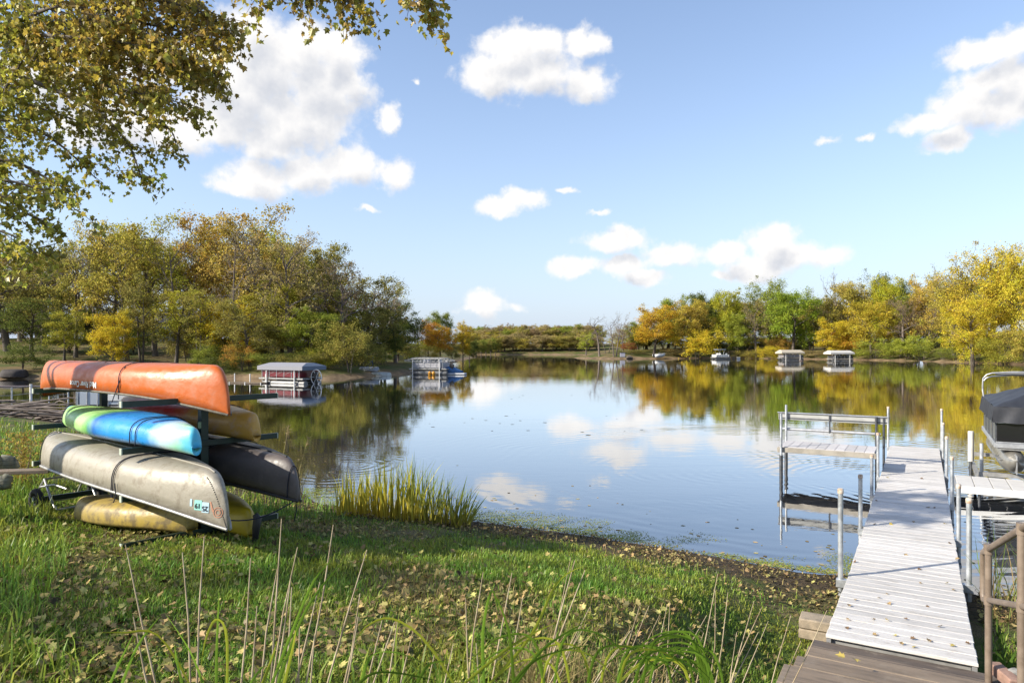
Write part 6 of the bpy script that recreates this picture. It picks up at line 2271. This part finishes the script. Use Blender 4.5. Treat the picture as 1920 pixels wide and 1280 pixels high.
def lift_canopy(label, loc, rz, L, W, ze, zr, fabric, end_shade=None, frame_only=False, leg_in=.62, base=-.8):
    c = thing('canopy_lift', label, 'boat lift', loc, rz)
    if not frame_only:
        rx = L / 2 - .45
        vs = [(-L / 2, -W / 2, ze), (L / 2, -W / 2, ze), (L / 2, W / 2, ze), (-L / 2, W / 2, ze), (-L / 2, -W / 2, ze + .32), (L / 2, -W / 2, ze + .32), (L / 2, W / 2, ze + .32), (-L / 2, W / 2, ze + .32),
              (-rx, -W * .16, zr), (rx, -W * .16, zr), (rx, W * .16, zr), (-rx, W * .16, zr)]
        mb = MB().add(vs, [(0, 1, 5, 4), (2, 3, 7, 6), (4, 5, 9, 8), (6, 7, 11, 10), (8, 9, 10, 11)])
        mb.build('canopy', fabric, c)
        for s in (1, -1):
            vv = [(s * (L / 2 + .004), -W / 2, ze), (s * (L / 2 + .004), W / 2, ze), (s * (L / 2 + .004), W / 2, ze + .32), (s * (rx + .004), W * .16, zr), (s * (rx + .004), -W * .16, zr), (s * (L / 2 + .004), -W / 2, ze + .32)]
            MB().add(vv, [(0, 1, 2, 5), (2, 3, 4, 5)]).build('canopy_end', end_shade or fabric, c)
    else:
        for y in np.linspace(-W / 2, W / 2, 5):
            MB().tube([(-L / 2, y, ze + .15), (-L / 2 + .8, y * .9, zr - .1 * abs(y)), (L / 2 - .8, y * .9, zr - .1 * abs(y)), (L / 2, y, ze + .15)], .035, 5).build('roof_rail', M_DECKW, c)
        for x in np.linspace(-L / 2 + .5, L / 2 - .5, 9):
            MB().tube([(x, -W / 2, ze + .12), (x, -W * .25, zr - .12), (x, 0, zr), (x, W * .25, zr - .12), (x, W / 2, ze + .12)], .035, 5).build('roof_hoop', M_DECKW, c)
    for x in (-L / 2 * leg_in, L / 2 * leg_in):
        for y in (-W / 2 + .12, W / 2 - .12):
            MB().tube([(x, y, base), (x, y, ze + .2)], .055, 8).build('post', M_WHITE, c)
    for x in (-L / 2 * leg_in, L / 2 * leg_in):
        MB().box((x, 0, .12), (.09, W - .3, .11)).build('cross_beam', M_ALUD, c)
    for y in (-W / 2 + .12, W / 2 - .12):
        MB().tube([(-L / 2, y, ze + .05), (L / 2, y, ze + .05)], .035, 6).build('top_beam', M_ALU, c)
    return c


M_REDP = material('red_panel', (.12, .006, .012), .3)
c0 = at(547, 700, 58.2)
RZ = math.radians(-27)
lift_canopy('boat lift with a long grey canopy over the red pontoon boat', (c0.x, c0.y, 0), RZ, 5.0, 2.8, 1.14, 1.72, material('grey_canopy', (.24, .24, .265), .8), material('grey_canopy_shaded', (.14, .175, .23), .8))  # end faces: darker bluish copy of the grey, shade put into the colour
pontoon_far('dark red and white pontoon boat under the grey canopy', (c0.x - .1, c0.y, 0), RZ + PI, 4.9, 2.3, M_REDP, .42, .26, stripe=M_DECKW, seat=material('cream_vinyl', (.32, .29, .26), .5))
wh_ = thing('lift_wheel', 'big spoked winch wheel at the right end of the grey canopy lift', 'wheel', tuple(at(593, 707, 56.8)))
MB().tube([(.42 * math.cos(k * PI / 12), 0, .62 * math.sin(k * PI / 12)) for k in range(25)], .04, 6, cap=False).build('rim', M_ALU, wh_)
for k in range(6):
    MB().tube([(0, 0, 0), (.42 * math.cos(k * PI / 3), 0, .62 * math.sin(k * PI / 3))], .022, 5).build('spoke', M_ALU, wh_)
# plank pier leading to it
pa, pb = at(432, 717, 58.5), at(497, 716, 57.4)
pier = thing('plank_pier', 'low plank pier leading to the red pontoon boat', 'dock', tuple(pa))
L0 = Vector(pier.location)
dv = pb - pa
for i in range(26):
    c = dv * ((i + .5) / 26)
    MB().box((c.x, c.y, .02), (dv.length / 26 - .02, 1.1, .05), Matrix.Rotation(math.atan2(dv.y, dv.x), 3, 'Z')).build('plank', M_TIMBER, pier)
for f in (.05, .5, .95):
    for s in (-.55, .55):
        c = dv * f
        MB().tube([(c.x, c.y + s, -.9), (c.x, c.y + s, .75 if s > 0 else .1)], .045, 6).build('post', M_WHITE, pier)

c0 = at(806, 700, 76.5)
RZ2 = math.radians(-14)
lift_canopy('boat lift with a bare white hoop roof over the silver pontoon boat', (c0.x, c0.y, 0), RZ2, 5.0, 2.6, 1.40, 1.85, None, frame_only=True)
pontoon_far('silver grey covered pontoon boat under the bare hoop roof', (c0.x + .15, c0.y, 0), RZ2 + PI, 4.3, 2.3, material('silver_panel', (.36, .36, .39), .5, var=.2), .62, .30, motor=True, seat=material('silver_vinyl', (.48, .48, .52), .5))
c1 = at(846, 697, 76)
js = thing('jet_ski', 'blue covered jet ski on a float beside the silver pontoon boat', 'jet ski', (c1.x, c1.y, 0), math.radians(-8))
h_ = MB()
st_ = [(-1.3, .30, .15, .35), (-.9, .42, .14, .62), (-.2, .45, .12, .95), (.4, .42, .12, .78), (1.0, .25, .16, .52), (1.35, .03, .30, .38)]
vs, fs = [], []
for x, w, zl, zh in st_:
    vs += [(x, -w, zl + .12), (x, -w * .45, zh), (x, w * .45, zh), (x, w, zl + .12), (x, 0, zl)]
for i in range(5):
    for k in range(5):
        a, b = i * 5 + k, i * 5 + (k + 1) % 5
        fs.append((a, b, b + 5, a + 5))
h_.add(vs, fs, True)
h_.add(vs[:5], [(4, 3, 2, 1, 0)])
h_.build('hull', material('blue_cover', (.045, .13, .30), .6, var=.3, scale=4), js)
MB().box((0, 0, .10), (3.2, 1.3, .18), bev=.05).build('float', material('pale_float', (.52, .53, .55), .5), js)
M_ORF = material('orange_buoy', (.55, .25, .02), .5)
for px in (806, 813):
    q = at(px, 702, 74.6)
    o = MB().tube([(q.x, q.y, -.05), (q.x, q.y, .12), (q.x, q.y, .30), (q.x, q.y, .42)], [.10, .20, .20, .06], 10).build('yellow_float', M_ORF)
    tag(o, 'yellow float under the silver pontoon boat, %s of the two' % ('left' if px < 810 else 'right'), 'buoy', 'floats under the silver pontoon boat')


def skiff(label, px, py, Y, rz, L, m, group=None, h=.38):
    q = at(px, py, Y)
    r = thing('rowboat', label, 'boat', (q.x, q.y, gh(q.x, q.y) + .02), rz, group)
    hh = Hull(L, 1.25, h, .05, 2.4, .02, .45, .9, endw=.25)
    hull_obj(hh, m, r)
    gunwales(hh, r, M_ALU, .03)
    return r


M_SKIFF = material('grey_skiff', (.40, .43, .42), .45, var=.3, metal=.3)
skiff('dull metal rowboat upside down on the grass, right one of the pair', 714, 690, 73, math.radians(-35), 2.6, M_SKIFF, 'rowboats on the lawn')
skiff('dark metal rowboat half hidden by the big bush, left one of the pair', 692, 687, 74, math.radians(-15), 2.2, material('dark_skiff', (.20, .22, .25), .5), 'rowboats on the lawn')
skiff('grey metal rowboat turned over behind the rack, below the orange canoe', 150, 748, 33.5, math.radians(8), 3.2, M_ALUD)
for i, px in enumerate((686, 693)):
    q = at(px, 678, 80)
    ch = thing('lawn_chair', ('left' if i == 0 else 'right') + ' blue garden chair in the shade by the lake', 'chair', (q.x, q.y, gh(q.x, q.y)), math.radians(200 + 30 * i), 'blue chairs on the lawn')
    mc = material('blue_chair', (.05, .10, .22), .5) if i == 0 else mc
    MB().box((0, 0, .38), (.6, .55, .06)).build('seat', mc, ch)
    MB().box((0, .28, .72), (.6, .06, .75), Matrix.Rotation(-.3, 3, 'X')).build('backrest', mc, ch)
    for x in (-.27, .27):
        MB().box((x, -.22, .19), (.06, .06, .40)).build('leg', mc, ch)
        MB().box((x, .22, .19), (.06, .06, .40)).build('leg', mc, ch)
        MB().box((x, .0, .60), (.09, .62, .04)).build('armrest', mc, ch)
# dark covered boat and pale pontoon at the left
q = at(27, 707, 66)
cb2 = thing('covered_boat', 'small boat under a brown black cover on the far shore at the left edge', 'boat', (q.x, q.y, gh(q.x, q.y)), .05)
hh = Hull(2.3, 1.3, .70, .05, 3.0, .08, .6, .85, endw=.3)
link('cover', hh.mesh('cover', material('brown_black_cover', (.045, .035, .032), .8, var=.4, scale=3)), cb2)
MB().box((0, 0, -.02), (2.0, .9, .12)).build('bunk', M_TIMBER, cb2)
q = at(206, 760, 31.5)
pf = pontoon_far('pale blue float boat moored behind the rack, seen under the orange canoe', (q.x, q.y, 0), .1, 3.0, 1.5, material('pale_blue_panel', (.42, .47, .52), .5), .34, .22, motor=False)

# right bank craft
lift_canopy('boat lift with a cream canopy on the right bank, left of the two lifts', (at(1481, 670, 158).x, 158, 0), .12, 5.5, 3.0, 1.50, 2.35, material('cream_canopy', (.42, .37, .29), .8))
pontoon_far('grey pontoon boat under the cream canopy', (at(1482, 670, 158).x, 158, 0), .12 + PI, 5.2, 2.3, material('grey_panel', (.24, .22, .22), .4), .55, .28)
lift_canopy('boat lift with a white canopy on the right bank, right of the two lifts', (at(1573, 670, 151).x, 151, 0), .10, 5.4, 3.0, 1.45, 2.25, material('white_canopy', (.48, .465, .44), .8))
pontoon_far('black and silver pontoon boat under the white canopy', (at(1575, 670, 151).x, 151, 0), .10 + PI, 4.9, 2.3, material('black_panel', (.05, .05, .055), .4), .40, .28)
pontoon_far('white pontoon boat with a pale blue bimini moored at the right bank', (at(1351, 672, 172).x, 172, 0), .25 + PI, 4.2, 2.2, material('white_panel', (.62, .62, .60), .4), .42, .26, bimini=material('pale_blue_bimini', (.38, .46, .55), .7))
q = at(1236, 668, 177)
wb = thing('motor_boat', 'white motor boat with its bow drawn up on the right bank', 'boat', (q.x, q.y, .25), .5)
vs, fs = [], []
for x, w, zl, zh in ((-1.6, .8, .05, .85), (-.6, .9, .0, .9), (.6, .8, .05, 1.0), (1.5, .4, .25, 1.12), (2.0, .03, .6, 1.2)):
    vs += [(x, -w, zh), (x, -w * .8, zl + .2), (x, 0, zl), (x, w * .8, zl + .2), (x, w, zh)]
for i in range(4):
    for k in range(5):
        a, b = i * 5 + k, i * 5 + (k + 1) % 5
        fs.append((a, b, b + 5, a + 5))
MB().add(vs, fs + [(4, 3, 2, 1, 0)], True).build('hull', M_WHITE, wb)
MB().quad((.3, -.6, .95), (.3, .6, .95), (.0, .5, 1.35), (.0, -.5, 1.35)).build('windscreen', M_DARKSTEEL, wb)
MB().box((-1.8, 0, .55), (.4, .35, .8), bev=.08).build('outboard_motor', M_BLACK, wb)
q = at(1170, 670, 178)
bx_ = thing('pump_box', 'grey box with a dark post on the sandy tip of the right bank', 'box', (q.x, q.y, gh(q.x, q.y)), 0)
MB().box((-.4, 0, .5), (1.2, .9, 1.1), bev=.05).build('cabinet', material('grey_box', (.32, .32, .38), .6), bx_)
MB().box((-.4, 0, 1.08), (1.35, 1.05, .08)).build('lid', M_DARKSTEEL, bx_)
q = at(1180, 672, 176)
tag(MB().tube([(q.x - .8, q.y, .25), (q.x, q.y, .45), (q.x + .9, q.y, .2)], [.3, .5, .15], 9).build('stump', M_BARK), 'dark driftwood stump beside the grey box on the right bank', 'stump')
for i, px in enumerate((1374, 1383)):
    q = at(px, 664, 174)
    ch = thing('dock_chair', ('brown slatted chair' if i == 0 else 'white chair') + ' on the bank right of the bimini pontoon', 'chair', (q.x, q.y, gh(q.x, q.y)), math.radians(190), 'chairs on the right bank')
    mm = (M_TIMBER, M_WHITE)[i]
    MB().box((0, 0, .5), (.9, .8, .1)).build('seat', mm, ch)
    MB().box((0, .4, 1.0), (.9, .1, 1.0), Matrix.Rotation(-.25, 3, 'X')).build('backrest', mm, ch)
    for x in (-.4, .4):
        MB().box((x, 0, .25), (.1, .8, .5)).build('leg', mm, ch)
q = at(1502, 675, 150)
tag(MB().tube([(q.x, q.y, 0), (q.x, q.y, .10), (q.x, q.y, .22)], [.5, .45, .1], 10).build('rock', material('dark_rock', (.07, .05, .045), .9)), 'dark rock at the water between the two canopy lifts', 'rock')

# ------------------------------------------------------------------ house in the left wood
q = at(322, 655, 104)
house = thing('house', 'low grey house with a tan roof half hidden in the left wood', 'house', (q.x, q.y, gh(q.x, q.y) - .3), math.radians(-6))
MB().box((0, 0, 1.4), (7.5, 5, 2.8)).build('wall', material('grey_green_wall', (.16, .19, .18), .8), house)
rf = MB().add([(-4.2, -3, 2.8), (4.2, -3, 2.8), (4.2, 0, 4.6), (-4.2, 0, 4.6), (4.2, 3, 2.8), (-4.2, 3, 2.8)], [(0, 1, 2, 3), (3, 2, 4, 5), (0, 3, 5), (1, 4, 2)]).build('roof', material('tan_shingles', (.38, .31, .24), .9, var=.3, scale=6), house)
MB().box((1.6, .9, 4.6), (.6, .6, 1.3)).build('chimney', M_BLOCK, rf)
for x in (-2.4, 0, 2.4):
    w = MB().box((x, -2.51, 1.6), (1.3, .06, 1.2)).build('window', M_WHITE, house)
    MB().box((x, -2.545, 1.6), (1.1, .02, 1.0)).build('pane', material('window_pane', (.03, .05, .06), .1), w)

# ------------------------------------------------------------------ single leaves lying on the dock, the steps and the canoes
LB = [leaf_mesh('fallen_leaf', material('fallen_%s' % n, c, .8, var=.3, scale=30)) for n, c in (('tan', (.32, .22, .10)), ('brown', (.17, .10, .05)), ('yellow', (.44, .34, .08)))]
dl = random.Random(4)
SPOTS = [(1666, 1131, .05), (1592, 1137, .05), (1650, 1121, .04), (1604, 1126, .04), (1761, 1176, .05), (1741, 1203, .055), (1708, 1198, .05), (1717, 1214, .045), (1789, 1211, .05), (1662, 1163, .05), (1588, 1177, .045),
         (1593, 1163, .05), (1697, 1040, .06), (1773, 982, .06), (1792, 1049, .06), (1779, 1019, .05), (1725, 1067, .05), (1660, 1113, .045), (1640, 1163, .045), (1731, 1235, .045), (1690, 1209, .045), (1604, 1054, .05), (1811, 1206, .045),
         (1662, 895, .07), (1726, 897, .07), (1742, 952, .07), (1728, 1094, .045), (1776, 1094, .05), (1786, 1107, .045), (1680, 1193, .04), (1641, 983, .06), (1668, 983, .06), (1713, 978, .05), (1637, 1190, .045), (1585, 1209, .05),
         (1753, 953, .05), (1642, 939, .05), (1700, 1162, .04), (1740, 1137, .04), (1655, 1245, .045)]
for i, (px, py, s) in enumerate(SPOTS):
    p = on_z(px, py, DZ)
    for _ in range(3):
        a = (p - DL0).dot(DD)
        p = on_z(px, py, deck_z(max(a, 0)))
    a, b = (p - DL0).dot(DD), (p - DL0).dot(RR)
    if not (0.02 < a < 15.4 and .03 < b < DW - .03):
        continue
    o = link('fallen_leaf', LB[dl.randrange(3)], None, (p.x, p.y, p.z + .012))
    o.scale = (s, s, s)
    o.rotation_euler = (dl.gauss(0, .25), dl.gauss(0, .35), dl.uniform(0, 6.28))
    tag(o, 'small dry curled leaf lying on the pale dock planks', 'leaf', 'dry leaves on the dock')
for i, (px, py, lab) in enumerate(((1582, 1234, 'yellow leaf on the wooden step, left of the two there'), (1602, 1238, 'yellow leaf on the wooden step, right of the two there'))):
    p = on_z(px, py, .525)
    o = link('fallen_leaf', LB[2], None, (p.x, p.y, .54))
    o.scale = (.075,) * 3
    o.rotation_euler = (.2, -.25, 1 + i * 2)
    tag(o, lab, 'leaf', 'yellow leaves on the steps')
for i in range(9):
    t = dl.uniform(-.05, .75)
    w = world_of(rootO, hO.pt(t, PI * dl.uniform(.42, .62), .012))
    o = link('fallen_leaf', LB[dl.choice((0, 2, 1))], None, w)
    o.scale = (.045,) * 3
    o.rotation_euler = (dl.gauss(0, .3), dl.gauss(0, .3), dl.uniform(0, 6))
    tag(o, 'small dry leaf lying on top of the orange canoe', 'leaf', 'dry leaves on the orange canoe')
